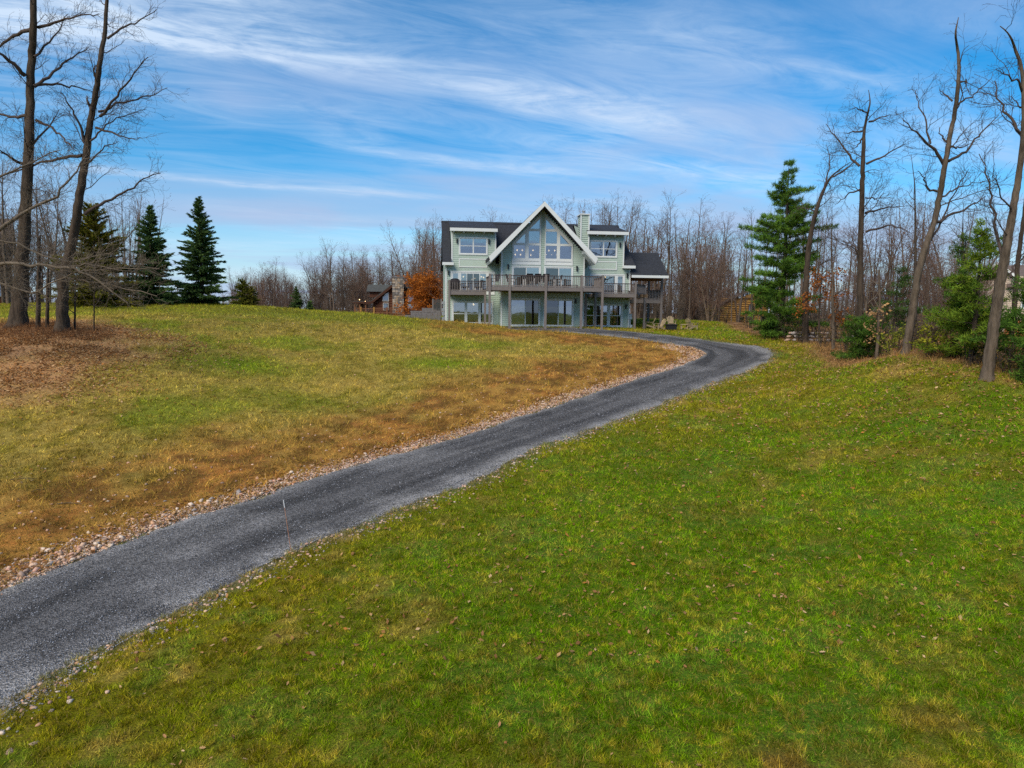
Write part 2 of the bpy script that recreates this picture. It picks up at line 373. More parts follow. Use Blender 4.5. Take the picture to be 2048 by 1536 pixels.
GREEN, DKGREEN, OLIVE, TAN = np.array([.086, .172, .002]), np.array([.034, .082, .002]), np.array([.180, .165, .006]), np.array([.42, .300, .070])
SOIL, DKSOIL, LITTER, BRGREEN = np.array([.370, .148, .034]), np.array([.110, .055, .014]), np.array([.40, .215, .105]), np.array([.140, .225, .006])
def mixc(a, b, t): return a + (b - a) * t[:, None]
TREE_A, TREE_B = P(36, 643, 35), P(123, 643, 34)
WOOD_EDGE = [(40, 14), (24, 19), (17.5, 22.3), (16.6, 27.5), (15.5, 33), (17.0, 38.5), (18.5, 42), (17.0, 47), (17.5, 55), (19, 62), (17, 70)]
def ground_paint(x, y, dl, dr):
    """Colour of the turf, soil and litter, and how much grass stands on it (0..1)."""
    n_big, n_mid, n_sm = fbm(x, y, 6.0, 41, 3), fbm(x, y, 1.7, 43, 4), fbm(x, y, .55, 47, 3)
    one = np.ones_like(x)
    col = mixc(np.tile(GREEN, (len(x), 1)), DKGREEN, sstep(n_mid, .50, .70) * .4)
    # right lawn: greener in the middle, olive and straw near the drive and on the crest
    dry = .14 * sstep(n_mid, .42, .72) + .75 * np.exp(-np.clip(dr, 0, 99) / 1.6) + .55 * sstep(y, 21, 31) * sstep(n_big, .25, .6) + .35 * sstep(8.6 - y + 3 * (n_big - .5), 0, 2.2)
    dry = dry + .55 * sstep(1.0 - x - .3 * (y - 8) + 5 * (n_mid - .5), 0, 5) * sstep(17 - y, 0, 4)
    dry = dry + .30 * sstep(n_big + .5 * (n_mid - .5), .56, .72)
    col = mixc(col, OLIVE, np.clip(dry, 0, .88))
    col = mixc(col, TAN, np.clip(sstep(n_sm + .6 * (n_mid - .5), .56, .80) * (.12 + .55 * np.clip(dry, 0, 1)), 0, .65))
    dens = .95 - .25 * np.clip(dry, 0, 1)
    col = mixc(col, np.array([.085, .180, .018]), .5 * sstep(fbm(x, y, .9, 53, 3), .56, .70))      # bluish fescue patches
    # bare spot at the foot of the frame
    bare = sstep(1.3 - np.hypot(x - 3.4, (y - 7.4) * 1.4), 0, .9) + sstep(1.0 - np.hypot(x - 5.6, (y - 8.6) * 1.5), 0, .8) * .6
    col = mixc(col, DKSOIL * 1.5, np.clip(bare * sstep(n_sm, .3, .55), 0, .8)); dens = dens * (1 - .6 * np.clip(bare, 0, 1))
    # left field
    left = (dl > 0) & (y > 8)
    lf = np.where(left & (x < 16), 1.0, 0.0)
    dleft = np.clip(dl, 0, 99)
    c2 = mixc(np.tile(np.array([.35, .268, .058]), (len(x), 1)), TAN, sstep(n_mid, .38, .70) * .75)
    c2 = mixc(c2, OLIVE * .75, sstep(n_sm, .45, .75) * .6)
    greenish = sstep(n_big + .35 * (n_mid - .5), .50, .66) * sstep(dleft, 5, 9) * .65
    greenish = np.maximum(greenish, sstep(y, 42, 46.5) * (.6 + .3 * n_mid) * sstep(46 + 14 * n_big - 7 + 99, 0, 1))
    greenish = np.maximum(greenish, .95 * np.exp(-(((x + 12.6) / 2.8) ** 2 + ((y - 31.5) / 1.6) ** 2)))
    greenish = np.maximum(greenish, .9 * np.exp(-(((x + 3.5) / 2.6) ** 2 + ((y - 34) / 1.2) ** 2)))
    greenish = np.maximum(greenish, .55 * np.exp(-(((x + 9) / 4.0) ** 2 + ((y - 27.5) / 1.6) ** 2)))
    c2 = mixc(c2, BRGREEN, np.clip(greenish, 0, .9))
    soil = sstep(7.2 - dleft + 5.0 * (n_mid - .5) + 3.0 * (n_big - .5), 0, 4.2)
    soilc = mixc(np.tile(SOIL, (len(x), 1)), DKSOIL, sstep(n_sm, .42, .66) * .85)
    c2 = mixc(c2, soilc, np.clip(soil * (.60 + .5 * sstep(n_sm + .5 * (n_mid - .5), .32, .62)), 0, .95))
    d2 = .80 - .52 * soil
    # in front of the house, yellow-green again
    c2 = mixc(c2, np.array([.20, .185, .02]), sstep(y, 43.5, 47.5) * .55)
    for t, R in ((TREE_A, 6.0), (TREE_B, 6.2)):
        dd = np.hypot((x - t[0]) * .8, (y - t[1] + 1.6)); lit = sstep(R - dd + 5.0 * (n_mid - .5), 0, 3.8)
        c2 = mixc(c2, LITTER * 1.05, np.clip(lit * (.55 + .5 * n_sm), 0, .95)); d2 = d2 * (1 - .85 * lit)
    dd = np.hypot((x + 21.5) * .55, (y - 27.0)); lit = sstep(3.6 - dd + 3.2 * (n_mid - .5), 0, 1.6)
    c2 = mixc(c2, LITTER * 1.05, np.clip(lit * (.5 + .55 * n_sm), 0, .95)); d2 = d2 * (1 - .85 * lit)
    col = col * (1 - lf[:, None]) + c2 * lf[:, None]
    dens = dens * (1 - lf) + d2 * lf
    # wood floor on the right and behind
    we, ws, _ = seg_dist(x, y, WOOD_EDGE); wd = -we * ws
    wood = sstep(wd + 1.2 * (n_mid - .5), -.6, .8)
    wood = np.maximum(wood, sstep(y, 66, 74))
    wc = mixc(np.tile(LITTER * .62, (len(x), 1)), DKSOIL * .7, sstep(n_sm, .4, .7))
    scat = sstep(wd + 2.0 + 3.5 * (n_mid - .5), 0, 3.2) * sstep(30 - y, 0, 4) * (dr > 0)
    col = mixc(col, LITTER, np.clip(scat * sstep(n_sm, .40, .60) * .8, 0, .8)); dens = dens * (1 - .5 * scat)
    col = mixc(col, wc, wood); dens = dens * (1 - wood)
    # beside the drive
    edge = np.maximum(dl, dr); g = sstep(.55 - np.abs(edge) + .5 * (n_sm - .5), 0, .5)
    col = mixc(col, np.array([.13, .115, .10]), g * .55); dens = dens * (1 - .8 * sstep(.10 - edge + 1.1 * (n_sm - .5), 0, .45))
    return np.clip(col, 0, 1), np.clip(dens, 0, 1), wood
TINT, DENS, _w = ground_paint(X, Y, DL, DR)
nx, ny = len(gx), len(gy)
ii = np.arange(nx * ny).reshape(ny, nx)
GF = np.stack([ii[:-1, :-1], ii[:-1, 1:], ii[1:, 1:], ii[1:, :-1]], -1).reshape(-1, 4)

def ground_material():
    mt = bpy.data.materials.new('turf_and_soil'); mt.use_nodes = True; nt = mt.node_tree; N = nt.nodes; L = nt.links
    bs = N['Principled BSDF']; bs.inputs['Roughness'].default_value = 0.95; bs.inputs['Specular IOR Level'].default_value = 0.1
    at = N.new('ShaderNodeAttribute'); at.attribute_name = 'tint'; tcn = N.new('ShaderNodeTexCoord')
    def nz(scale, detail, rough=.6):
        n = N.new('ShaderNodeTexNoise'); n.inputs['Scale'].default_value = scale; n.inputs['Detail'].default_value = detail; n.inputs['Roughness'].default_value = rough
        L.new(tcn.outputs['Object'], n.inputs['Vector']); return n.outputs['Fac']
    def rng(x, a, b, c_, d):
        n = N.new('ShaderNodeMapRange'); L.new(x, n.inputs[0])
        for i, q in enumerate((a, b, c_, d)): n.inputs[i + 1].default_value = q
        return n.outputs[0]
    def mul(a, b):
        n = N.new('ShaderNodeMix'); n.data_type = 'RGBA'; n.blend_type = 'MULTIPLY'; n.inputs[0].default_value = 1; L.new(a, n.inputs[6]); L.new(b, n.inputs[7]); return n.outputs[2]
    fine, mid = nz(34, 6, .7), nz(4.5, 5, .65)
    mxn = N.new('ShaderNodeMix'); mxn.data_type = 'RGBA'; L.new(rng(nz(11, 4, .6), .50, .66, 0, .55), mxn.inputs[0]); L.new(at.outputs['Color'], mxn.inputs[6]); mxn.inputs[7].default_value = (.20, .135, .028, 1)
    c1 = mul(mxn.outputs[2], rng(fine, .32, .68, .22, 1.7)); c1 = mul(c1, rng(mid, .3, .7, .8, 1.2))
    L.new(c1, bs.inputs['Base Color'])
    bp = N.new('ShaderNodeBump'); bp.inputs['Strength'].default_value = .8; bp.inputs['Distance'].default_value = .04; L.new(fine, bp.inputs['Height']); L.new(bp.outputs[0], bs.inputs['Normal'])
    return mt
TINT = TINT * (1 - .30 * DENS * sstep(70 - Y, 0, 20))[:, None]     # shade between the blades put into the colour, along with darker thatch and soil
M['ground'] = ground_material()
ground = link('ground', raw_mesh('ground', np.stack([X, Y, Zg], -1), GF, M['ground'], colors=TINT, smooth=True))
tag(ground, 'sloping lawn and bare bank of the hillside', kind='structure')

# ------------------------------------------------------------------ the gravel drive
def road_material():
    mt = bpy.data.materials.new('crushed_stone'); mt.use_nodes = True; nt = mt.node_tree; N = nt.nodes; L = nt.links
    bs = N['Principled BSDF']; bs.inputs['Roughness'].default_value = .9; bs.inputs['Specular IOR Level'].default_value = .2
    at = N.new('ShaderNodeAttribute'); at.attribute_name = 'tint'; tcn = N.new('ShaderNodeTexCoord')
    vo = N.new('ShaderNodeTexVoronoi'); vo.inputs['Scale'].default_value = 36; L.new(tcn.outputs['Object'], vo.inputs['Vector'])
    sx = N.new('ShaderNodeSeparateColor'); L.new(vo.outputs['Color'], sx.inputs[0])
    mr = N.new('ShaderNodeMapRange'); L.new(sx.outputs[0], mr.inputs[0]); mr.inputs[3].default_value = .35; mr.inputs[4].default_value = 1.75
    nz = N.new('ShaderNodeTexNoise'); nz.inputs['Scale'].default_value = 90; nz.inputs['Detail'].default_value = 3; L.new(tcn.outputs['Object'], nz.inputs['Vector'])
    m2 = N.new('ShaderNodeMapRange'); L.new(nz.outputs['Fac'], m2.inputs[0]); m2.inputs[1].default_value = .3; m2.inputs[2].default_value = .7; m2.inputs[3].default_value = .6; m2.inputs[4].default_value = 1.4
    a = N.new('ShaderNodeMix'); a.data_type = 'RGBA'; a.blend_type = 'MULTIPLY'; a.inputs[0].default_value = 1; L.new(at.outputs['Color'], a.inputs[6]); L.new(mr.outputs[0], a.inputs[7])
    b = N.new('ShaderNodeMix'); b.data_type = 'RGBA'; b.blend_type = 'MULTIPLY'; b.inputs[0].default_value = 1; L.new(a.outputs[2], b.inputs[6]); L.new(m2.outputs[0], b.inputs[7])
    L.new(b.outputs[2], bs.inputs['Base Color'])
    bp = N.new('ShaderNodeBump'); bp.inputs['Strength'].default_value = .9; bp.inputs['Distance'].default_value = .03; L.new(vo.outputs['Distance'], bp.inputs['Height']); L.new(bp.outputs[0], bs.inputs['Normal'])
    return mt
M['road'] = road_material()
NS, NT = 520, 27
rl, rr = resample(ROAD_L, NS), resample(ROAD_R, NS)
tt = np.linspace(-.06, 1.06, NT)
RX = rl[:, None, 0] + (rr - rl)[:, None, 0] * tt; RY = rl[:, None, 1] + (rr - rl)[:, None, 1] * tt
T2 = np.tile(tt, (NS, 1)); rxf, ryf, tf = RX.ravel(), RY.ravel(), T2.ravel()
rnoise = fbm(rxf, ryf, .8, 71, 4)
prof = -.028 + .058 * sstep(np.minimum(tf + .06, 1.06 - tf) + .30 * (rnoise - .5) + .14 * (fbm(rxf, ryf, .3, 73, 3) - .5), 0.0, .17)
prof -= .018 * (np.exp(-((tf - .27) / .09) ** 2) + np.exp(-((tf - .70) / .09) ** 2))
RZ = tz(rxf, ryf) + (fbm(rxf, ryf, 2.2, 5, 3) - .5) * .14 * np.clip(1 - np.minimum(tf, 1 - tf) * 5, .15, 1) + prof + (fbm(rxf, ryf, .3, 77, 2) - .5) * .012
sarc = np.repeat(np.linspace(0, 1, NS), NT) * 90
lanes = fbm(tf * 14 + .6 * fbm(sarc, tf * 0, 4, 3, 2), sarc * .22, 1.0, 81, 4)
wheel = np.exp(-((tf - .24) / .10) ** 2) + .85 * np.exp(-((tf - .66) / .10) ** 2)
RC = np.tile(np.array([.104, .102, .104]), (len(tf), 1))
RC = mixc(RC, np.array([.050, .049, .050]), np.clip(.60 * sstep(lanes, .42, .68) + .75 * wheel * sstep(lanes, .22, .55), 0, .97))
RC = mixc(RC, np.array([.235, .230, .228]), np.clip(sstep(np.abs(tf - .47), .33, .50) * .85 * sstep(rnoise, .22, .5) + .35 * sstep(fbm(rxf, ryf, 1.6, 83, 4), .55, .72), 0, .9))
RC *= (.85 + .3 * fbm(rxf, ryf, .25, 85, 2))[:, None]
jj = np.arange(NS * NT).reshape(NS, NT)
RF = np.stack([jj[:-1, :-1], jj[:-1, 1:], jj[1:, 1:], jj[1:, :-1]], -1).reshape(-1, 4)
drive = link('driveway', raw_mesh('driveway', np.stack([rxf, ryf, RZ], -1), RF, M['road'], colors=RC, smooth=True))
tag(drive, 'dark grey gravel driveway climbing the hill to the house', kind='structure')
# ------------------------------------------------------------------ the green house
M['siding'] = mat('sage_siding', (.36, .455, .405), .7, .10, 1.2, spec=.25)
M['panel'] = mat('sage_panel', (.40, .495, .44), .65, .05, 2.0)
M['trim'] = mat('white_trim', (.60, .64, .65), .5, .03, 3.0)
M['roof'] = mat('charcoal_shingle', (.025, .028, .036), .9, .5, 5.0, .5, 26, stretch=(1, 2.5, 2.5))
M['deck'] = mat('grey_deck_stain', (.160, .142, .138), .75, .14, 6.0, .15, 30)
M['deckdark'] = mat('brown_handrail', (.055, .040, .040), .6, .1, 6)
M['joist'] = mat('raw_joist_wood', (.10, .070, .045), .9, .2, 5)
M['black'] = mat('black_metal', (.012, .012, .014), .45, spec=.4)
M['room'] = mat('room_paint', (.30, .29, .27), .9, .05, 2)
M['roomdark'] = mat('room_floor', (.12, .085, .06), .7, .1, 2)
M['curtain'] = mat('pale_curtain', (.50, .55, .58), .9, .08, 3, stretch=(9, 9, .4))
M['glass'] = glass_mat('window_glass', .32, (.45, .50, .55))
M['glass_dark'] = glass_mat('insect_screen_glass', .16, (.22, .24, .27))
M['bulb'] = glow_mat('warm_bulb', (1.0, .62, .28), 4)
M['porchwood'] = mat('porch_ceiling_wood', (.16, .07, .03), .6, .2, 4)
M['metalgrey'] = mat('galvanised_metal', (.35, .36, .37), .45, .08, 5, metal=.6)
M['concrete'] = mat('grey_concrete', (.16, .15, .15), .9, .15, 4, .2, 20)

HY = math.radians(7)
HO = P(1087, 652, 52.5)
house = empty('house', HO, HY)
tag(house, 'sage green lake house with white trim, glazed gable and raised grey deck', 'house')
def hloc(x, y, z):
    c_, s_ = math.cos(HY), math.sin(HY); return (HO[0] + c_ * x - s_ * y, HO[1] + s_ * x + c_ * y, HO[2] + z)

def siding(mb, spans, y, z0, z1, cuts=(), ex=.145):
    """Lapped boards facing -y. spans(z) gives the wall's x range; cuts are (x0,x1,z0,z1) or callables z->(x0,x1)/None."""
    zs = set(np.arange(z0, z1 + 1e-6, ex)) | {z1}
    for c_ in cuts:
        if not callable(c_): zs |= {q for q in c_[2:] if z0 < q < z1}
    zs = sorted(zs)
    for a, b in zip(zs[:-1], zs[1:]):
        if b - a < .004: continue
        mid = (a + b) / 2; k0 = math.floor((a - z0) / ex + 1e-6); fb = 1 - ((a - z0) / ex - k0); ft = 1 - ((b - z0) / ex - k0)
        yb, yt = y - .004 - .020 * fb, y - .004 - .020 * max(ft, 0)
        ivs = [tuple(spans(mid))]
        for c_ in cuts:
            q = c_(mid) if callable(c_) else ((c_[0], c_[1]) if c_[2] <= mid <= c_[3] else None)
            if not q: continue
            nw = []
            for (p0, p1) in ivs:
                if q[1] <= p0 or q[0] >= p1: nw.append((p0, p1)); continue
                if q[0] > p0: nw.append((p0, q[0]))
                if q[1] < p1: nw.append((q[1], p1))
            ivs = nw
        for p0, p1 in ivs:
            if p1 - p0 < .01: continue
            mb.add([(p0, yb, a), (p1, yb, a), (p1, yt, b), (p0, yt, b), (p0, y, a), (p1, y, a)], [(0, 1, 2, 3), (4, 5, 1, 0)])
def frame(x0, x1, z0, z1, y, panes, w=.09, name='window', dark=(), curtains=(), proud=.05):
    """A window or glazed door: surround, bars between the panes, and each pane as a piece of its own."""
    mb = MB(); yo = y - proud
    xs = sorted({x0, x1} | {p[0] for p in panes} | {p[1] for p in panes})
    mb.box(x0 - w, x0, yo, y + .06, z0 - w, z1 + w); mb.box(x1, x1 + w, yo, y + .06, z0 - w, z1 + w)
    mb.box(x0, x1, yo - .004, y + .06, z1, z1 + w); mb.box(x0, x1, yo - .008, y + .06, z0 - w, z0)
    # solid infill between panes (row by row)
    px = sorted({(p[0], p[1]) for p in panes})
    last = x0
    for a, b in px:
        if a > last + .004: mb.box(last, a, yo + .012, y + .05, z0, z1)
        last = max(last, b)
    if last < x1 - .004: mb.box(last, x1, yo + .012, y + .05, z0, z1)
    for a, b in px:
        col = sorted([p for p in panes if (p[0], p[1]) == (a, b)], key=lambda p: p[2]); lz = z0
        for p in col:
            if p[2] > lz + .004: mb.box(a, b, yo + .02, y + .05, lz, p[2])
            lz = p[3]
        if lz < z1 - .004: mb.box(a, b, yo + .02, y + .05, lz, z1)
    o = mb.build(name, M['trim'], house)
    for i, p in enumerate(panes):
        MB().box(p[0], p[1], y + .005, y + .017, p[2], p[3]).build('pane', M['glass_dark'] if i in dark else M['glass'], o)
        if i in curtains:
            n = 24; vs, fs = [], []
            for k in range(n + 1):
                x = p[0] + (p[1] - p[0]) * k / n; yy = y + .14 + .025 * math.sin(k * 1.9)
                vs += [(x, yy, p[2]), (x, yy, p[3]), (x, yy + .01, p[3]), (x, yy + .01, p[2])]
            for k in range(n): fs += [(4 * k, 4 * k + 4, 4 * k + 5, 4 * k + 1), (4 * k + 1, 4 * k + 5, 4 * k + 6, 4 * k + 2), (4 * k + 2, 4 * k + 6, 4 * k + 7, 4 * k + 3)]
            MB().add(vs, fs).build('curtain', M['curtain'], o)
    return o
GA, GZ0, GSL = -.16, 8.72, 1.0               # wall gable apex x, z and slope
def gtop(x): return GZ0 - GSL * abs(x - GA)
# --- centre block
LG, RG = (-2.47, -.30), (.0, 2.17)            # glazing groups
def cutL(z): return (max(LG[0], GA - (8.42 - z) / GSL), LG[1]) if 4.62 < z < 8.3 else None
def cutR(z): return (RG[0], min(RG[1], GA + (8.42 - z) / GSL)) if 4.62 < z < 8.3 else None
ccuts = [(-2.62, -.30, .0, 2.04), (-.02, 2.30, .0, 2.04), (-2.47, -.30, 2.5, 4.5), (.0, 2.2, 2.5, 4.5), cutL, cutR]
mb = MB(); siding(mb, lambda z: (max(-3.26, GA - (8.72 - z) / GSL), min(3.06, GA + (8.72 - z) / GSL)), 0, -.6, 8.7, ccuts)
mb.build('front_wall', M['siding'], house)
for x in (-3.26, 3.06):                        # side walls of the projecting block, boards on the outside
    mb = MB(); s = -1 if x < 0 else 1; k = 0
    for z in np.arange(-.6, 5.5, .145):
        mb.add([(x + s * .024, 0, z), (x + s * .024, 2.0, z), (x + s * .004, 2.0, z + .145), (x + s * .004, 0, z + .145), (x, 0, z), (x, 2, z)], [(0, 1, 2, 3), (4, 5, 1, 0)])
    mb.box(x - .01, x + .01, .02, 2.0, -.6, 5.5); mb.build('side_wall', M['siding'], house)
for x in (-3.26, 3.06): MB().box(x - .05, x + .06, -.035, .09, -.6, 5.55).build('corner_board', M['trim'], house)
# glazed gable: two groups, each pane its own piece
for (ga0, ga1, cols) in ((LG[0], LG[1], [(-2.34, -1.49), (-1.23, -.40)]), (RG[0], RG[1], [(.08, .93), (1.17, 2.06)])):
    mb = MB(); left = ga0 < -1; tz_ = lambda x: 8.42 - GSL * abs(x - GA)
    rows = [(5.10, 6.06), (6.22, 7.12), (7.30, 9)]
    edges = [ga0, cols[0][0], cols[0][1], cols[1][0], cols[1][1], ga1]
    for a, b in ((0, 1), (2, 3), (4, 5)):      # stiles up to the rake
        x0, x1 = edges[a], edges[b]; mb.prism([(x0, 4.98), (x1, 4.98), (x1, tz_(x1)), (x0, tz_(x0))], -.055, .05)
    for a, b in cols:
        mb.box(a, b, -.045, .05, 4.98, 5.10)
        for z0, z1 in ((6.06, 6.22), (7.12, 7.30)):
            xa, xb = a, b
            if left: xa = max(a, GA - (8.3 - z0) / GSL)
            else: xb = min(b, GA + (8.3 - z0) / GSL)
            if xb - xa > .08: mb.box(xa, xb, -.045, .05, z0, z1)
    xa, xb = (ga0, ga1) if left else (ga1, ga0)      # sloping head
    mb.prism([(xa, tz_(xa) - .02), (xb, tz_(xb) - .02), (xb, tz_(xb) + .12), (xa, tz_(xa) + .12)] if left else [(xb, tz_(xb) - .02), (xa, tz_(xa) - .02), (xa, tz_(xa) + .12), (xb, tz_(xb) + .12)], -.07, .05)
    mb.prism([(xa, tz_(xa) - .16), (xb, tz_(xb) - .16), (xb, tz_(xb) - .02), (xa, tz_(xa) - .02)] if left else [(xb, tz_(xb) - .16), (xa, tz_(xa) - .16), (xa, tz_(xa) - .02), (xb, tz_(xb) - .02)], -.05, .05)
    o = mb.build('gable_window', M['trim'], house)
    for ci, (a, b) in enumerate(cols):
        for r0, r1 in rows:
            tp = lambda x: tz_(x) - .12
            poly = [(a, r0), (b, r0)]
            hb, ha = min(r1, tp(b)), min(r1, tp(a))
            if max(ha, hb) < r0 + .05: continue
            if left:
                if ha > r0: poly = [(a, r0), (b, r0), (b, hb)] + ([(GA - (8.30 - r1) / GSL, r1)] if hb == r1 and ha < r1 else []) + [(a, ha)]
                else: poly = [(GA - (8.30 - r0) / GSL, r0), (b, r0), (b, hb)] + ([(GA - (8.30 - r1) / GSL, r1)] if tp(b) > r1 else [])
            else:
                if hb > r0: poly = [(a, r0), (b, r0), (b, hb)] + ([(GA + (8.30 - r1) / GSL, r1)] if ha == r1 and hb < r1 else []) + [(a, ha)]
                else: poly = [(a, r0), (GA + (8.30 - r0) / GSL, r0)] + ([(GA + (8.30 - r1) / GSL, r1)] if tp(a) > r1 else []) + [(a, ha)]
            MB().prism(poly, .0, .012).build('pane', M['glass'], o)
    # pale flat panel under the glazing
    pb = MB(); pb.box(ga0 - .02, ga1 + .02, -.05, .03, 4.60, 4.70); pb.box(ga0 - .02, ga1 + .02, -.053, .03, 4.88, 4.98)
    pb.box(ga0 - .02, ga0 + .1, -.047, .03, 4.70, 4.88); pb.box(ga1 - .1, ga1 + .02, -.047, .03, 4.70, 4.88); pb.box(ga0 + .1, ga1 - .1, -.02, .03, 4.70, 4.88)
    pb.build('apron_panel', M['trim'], house)
# sliding doors
frame(-2.54, -.36, .03, 2.0, 0, [(-2.50, -1.46, .10, 1.93), (-1.40, -.42, .10, 1.93)], name='sliding_door', dark=(1,), curtains=(0,))
frame(.06, 2.24, .03, 2.0, 0, [(.12, 1.10, .10, 1.93), (1.16, 2.18, .10, 1.93)], name='sliding_door', dark=(0,), curtains=(1,))
frame(-2.40, -.36, 2.72, 4.44, 0, [(-2.34, -1.42, 2.80, 4.38), (-1.36, -.42, 2.80, 4.38)], name='sliding_door', dark=(0,))
frame(.06, 2.14, 2.72, 4.44, 0, [(.12, 1.08, 2.80, 4.38), (1.14, 2.08, 2.80, 4.38)], name='sliding_door', dark=(0,))
# --- wings
lcuts = [(-6.35, -4.22, 5.48, 6.72), (-7.0, -3.62, 2.4, 4.14), (-6.9, -3.74, .12, 1.82)]
mb = MB(); siding(mb, lambda z: (-7.39, -3.24) if z < 4.72 else (-6.93, -3.55), 2, -.6, 7.22, lcuts); mb.build('front_wall', M['siding'], house)
rcuts = [(4.0, 6.14, 5.48, 6.72), (4.02, 6.86, 2.4, 4.1), (3.62, 6.74, -.04, 1.72)]
mb = MB(); siding(mb, lambda z: (3.04, 7.28) if z < 4.72 else (3.5, 6.72), 2, -.6, 7.22, rcuts); mb.build('front_wall', M['siding'], house)
for x, z1 in ((-7.39, 4.72), (7.28, 4.72)): MB().box(x - .06, x + .06, 1.955, 2.1, -.6, z1).build('corner_board', M['trim'], house)
for x in (-6.93, -3.55, 6.72): MB().box(x - .05, x + .05, 1.955, 2.1, 4.72 if x != -3.55 else 5.2, 7.2).build('corner_board', M['trim'], house)
frame(-6.32, -4.25, 5.51, 6.69, 2, [(-6.28, -5.33, 5.55, 6.08), (-6.28, -5.33, 6.13, 6.65), (-5.24, -4.29, 5.55, 6.08), (-5.24, -4.29, 6.13, 6.65)])
frame(4.03, 6.11, 5.51, 6.69, 2, [(4.07, 5.03, 5.55, 6.08), (4.07, 5.03, 6.13, 6.65), (5.11, 6.07, 5.55, 6.08), (5.11, 6.07, 6.13, 6.65)])
for x0, x1 in ((-6.40, -4.18), (3.95, 6.2)):      # flat panels under the dormer windows
    mb = MB(); mb.box(x0, x1, 1.945, 2, 4.46, 4.54); mb.box(x0, x1, 1.942, 2, 5.06, 5.14); mb.box(x0, x0 + .08, 1.95, 2, 4.54, 5.06); mb.box(x1 - .08, x1, 1.95, 2, 4.54, 5.06)
    o = mb.build('panel_frame', M['trim'], house); MB().box(x0 + .08, x1 - .08, 1.962, 2, 4.54, 5.06).build('panel', M['panel'], o)
frame(-6.95, -3.67, 2.45, 4.08, 2, [(-6.86, -6.46, 2.6, 3.98), (-6.22, -5.80, 2.6, 3.98), (-5.76, -5.30, 2.6, 3.98), (-5.26, -4.80, 2.6, 3.98), (-4.74, -4.28, 2.6, 3.98), (-4.0, -3.74, 2.6, 3.98)], name='patio_door', dark=(2, 3))
frame(4.08, 6.80, 2.45, 4.04, 2, [(4.14, 5.08, 2.6, 3.96), (5.14, 6.05, 2.6, 3.96), (6.30, 6.70, 2.6, 3.96)], name='patio_door', dark=(0,))
frame(-6.86, -3.78, .16, 1.78, 2, [(a, b, c_, d) for a, b in ((-6.80, -5.94), (-5.73, -4.87), (-4.66, -3.82)) for c_, d in ((.22, .84), (.90, 1.72))])
frame(3.66, 6.70, .0, 1.68, 2, [(a, b, c_, d) for a, b in ((3.70, 4.36), (4.62, 5.50), (5.74, 6.62)) for c_, d in ((.06, .80), (.86, 1.62))])
# end walls and rear
mb = MB()
for x, s in ((-7.39, -1), (7.28, 1)):
    for z in np.arange(-.6, 8.3, .145):
        y0, y1 = (2.0, 11.4) if z < 4.7 else (2 + (z - 4.7) / .80 + .05, 11.4 - (z - 4.7) / .80)
        if y1 - y0 > .1: mb.add([(x + s * .024, y0, z), (x + s * .024, y1, z), (x + s * .004, y1, z + .145), (x + s * .004, y0, z + .145), (x, y0, z), (x, y1, z)], [(0, 1, 2, 3), (4, 5, 1, 0)])
    mb.prismx([(2.02, -.6), (11.4, -.6), (11.4, 4.6), (6.7, 8.2), (2.02, 4.6)], x - .012, x + .004)
mb.box(-7.37, 7.26, 11.36, 11.44, -.6, 4.7)
mb.build('end_wall', M['siding'], house)
# --- roofs
def slope_y(mb, x0, x1, ya, za, yb, zb, th=.16):
    mb.prismx([(ya, za - th), (yb, zb - th), (yb, zb), (ya, za)], x0, x1)
mb = MB()
slope_y(mb, -7.66, -7.0, 1.55, 4.86, 6.7, 8.52); slope_y(mb, 6.80, 7.56, 1.55, 4.86, 6.7, 8.52); slope_y(mb, -3.6, 3.5, 2.02, 5.2, 6.7, 8.50)
slope_y(mb, -7.62, 7.54, 11.9, 4.82, 6.72, 8.50)
mb.prismx([(6.5, 8.40), (6.9, 8.40), (6.75, 8.57), (6.65, 8.57)], -7.66, 7.56)
roof = mb.build('roof', M['roof'], house)
for x0, x1 in ((-7.68, -6.82), (6.62, 7.58)): MB().box(x0, x1, 1.50, 2.0, 4.60, 4.72).box(x0 - .004, x1 + .004, 1.46, 1.54, 4.58, 4.80).build('eave_return', M['trim'], house)
for x0, x1, cx in ((-7.10, -3.46, (-6.93, -3.55)), (3.6, 6.92, (3.62, 6.72))):
    mb = MB(); slope_y(mb, x0, x1, 1.42, 7.44, 6.68, 8.56, .10); d = mb.build('dormer_roof', M['roof'], house)
    mb = MB(); mb.box(x0 - .01, x1 + .01, 1.36, 1.42, 7.16, 7.40); mb.box(x0 + .05, x1 - .05, 1.42, 1.98, 7.20, 7.25); mb.build('fascia', M['trim'], d)
    for k in range(5):
        x = cx[0] + .12 + (cx[1] - cx[0] - .24) * k / 4; MB().box(x - .05, x + .05, 1.5, 1.98, 7.06, 7.20).build('bracket', M['trim'], d)
    for x in cx: MB().prismx([(2.05, 5.2), (6.4, 8.3), (6.4, 8.45), (2.05, 7.4)], x - .02, x + .02).build('dormer_cheek', M['siding'], d)
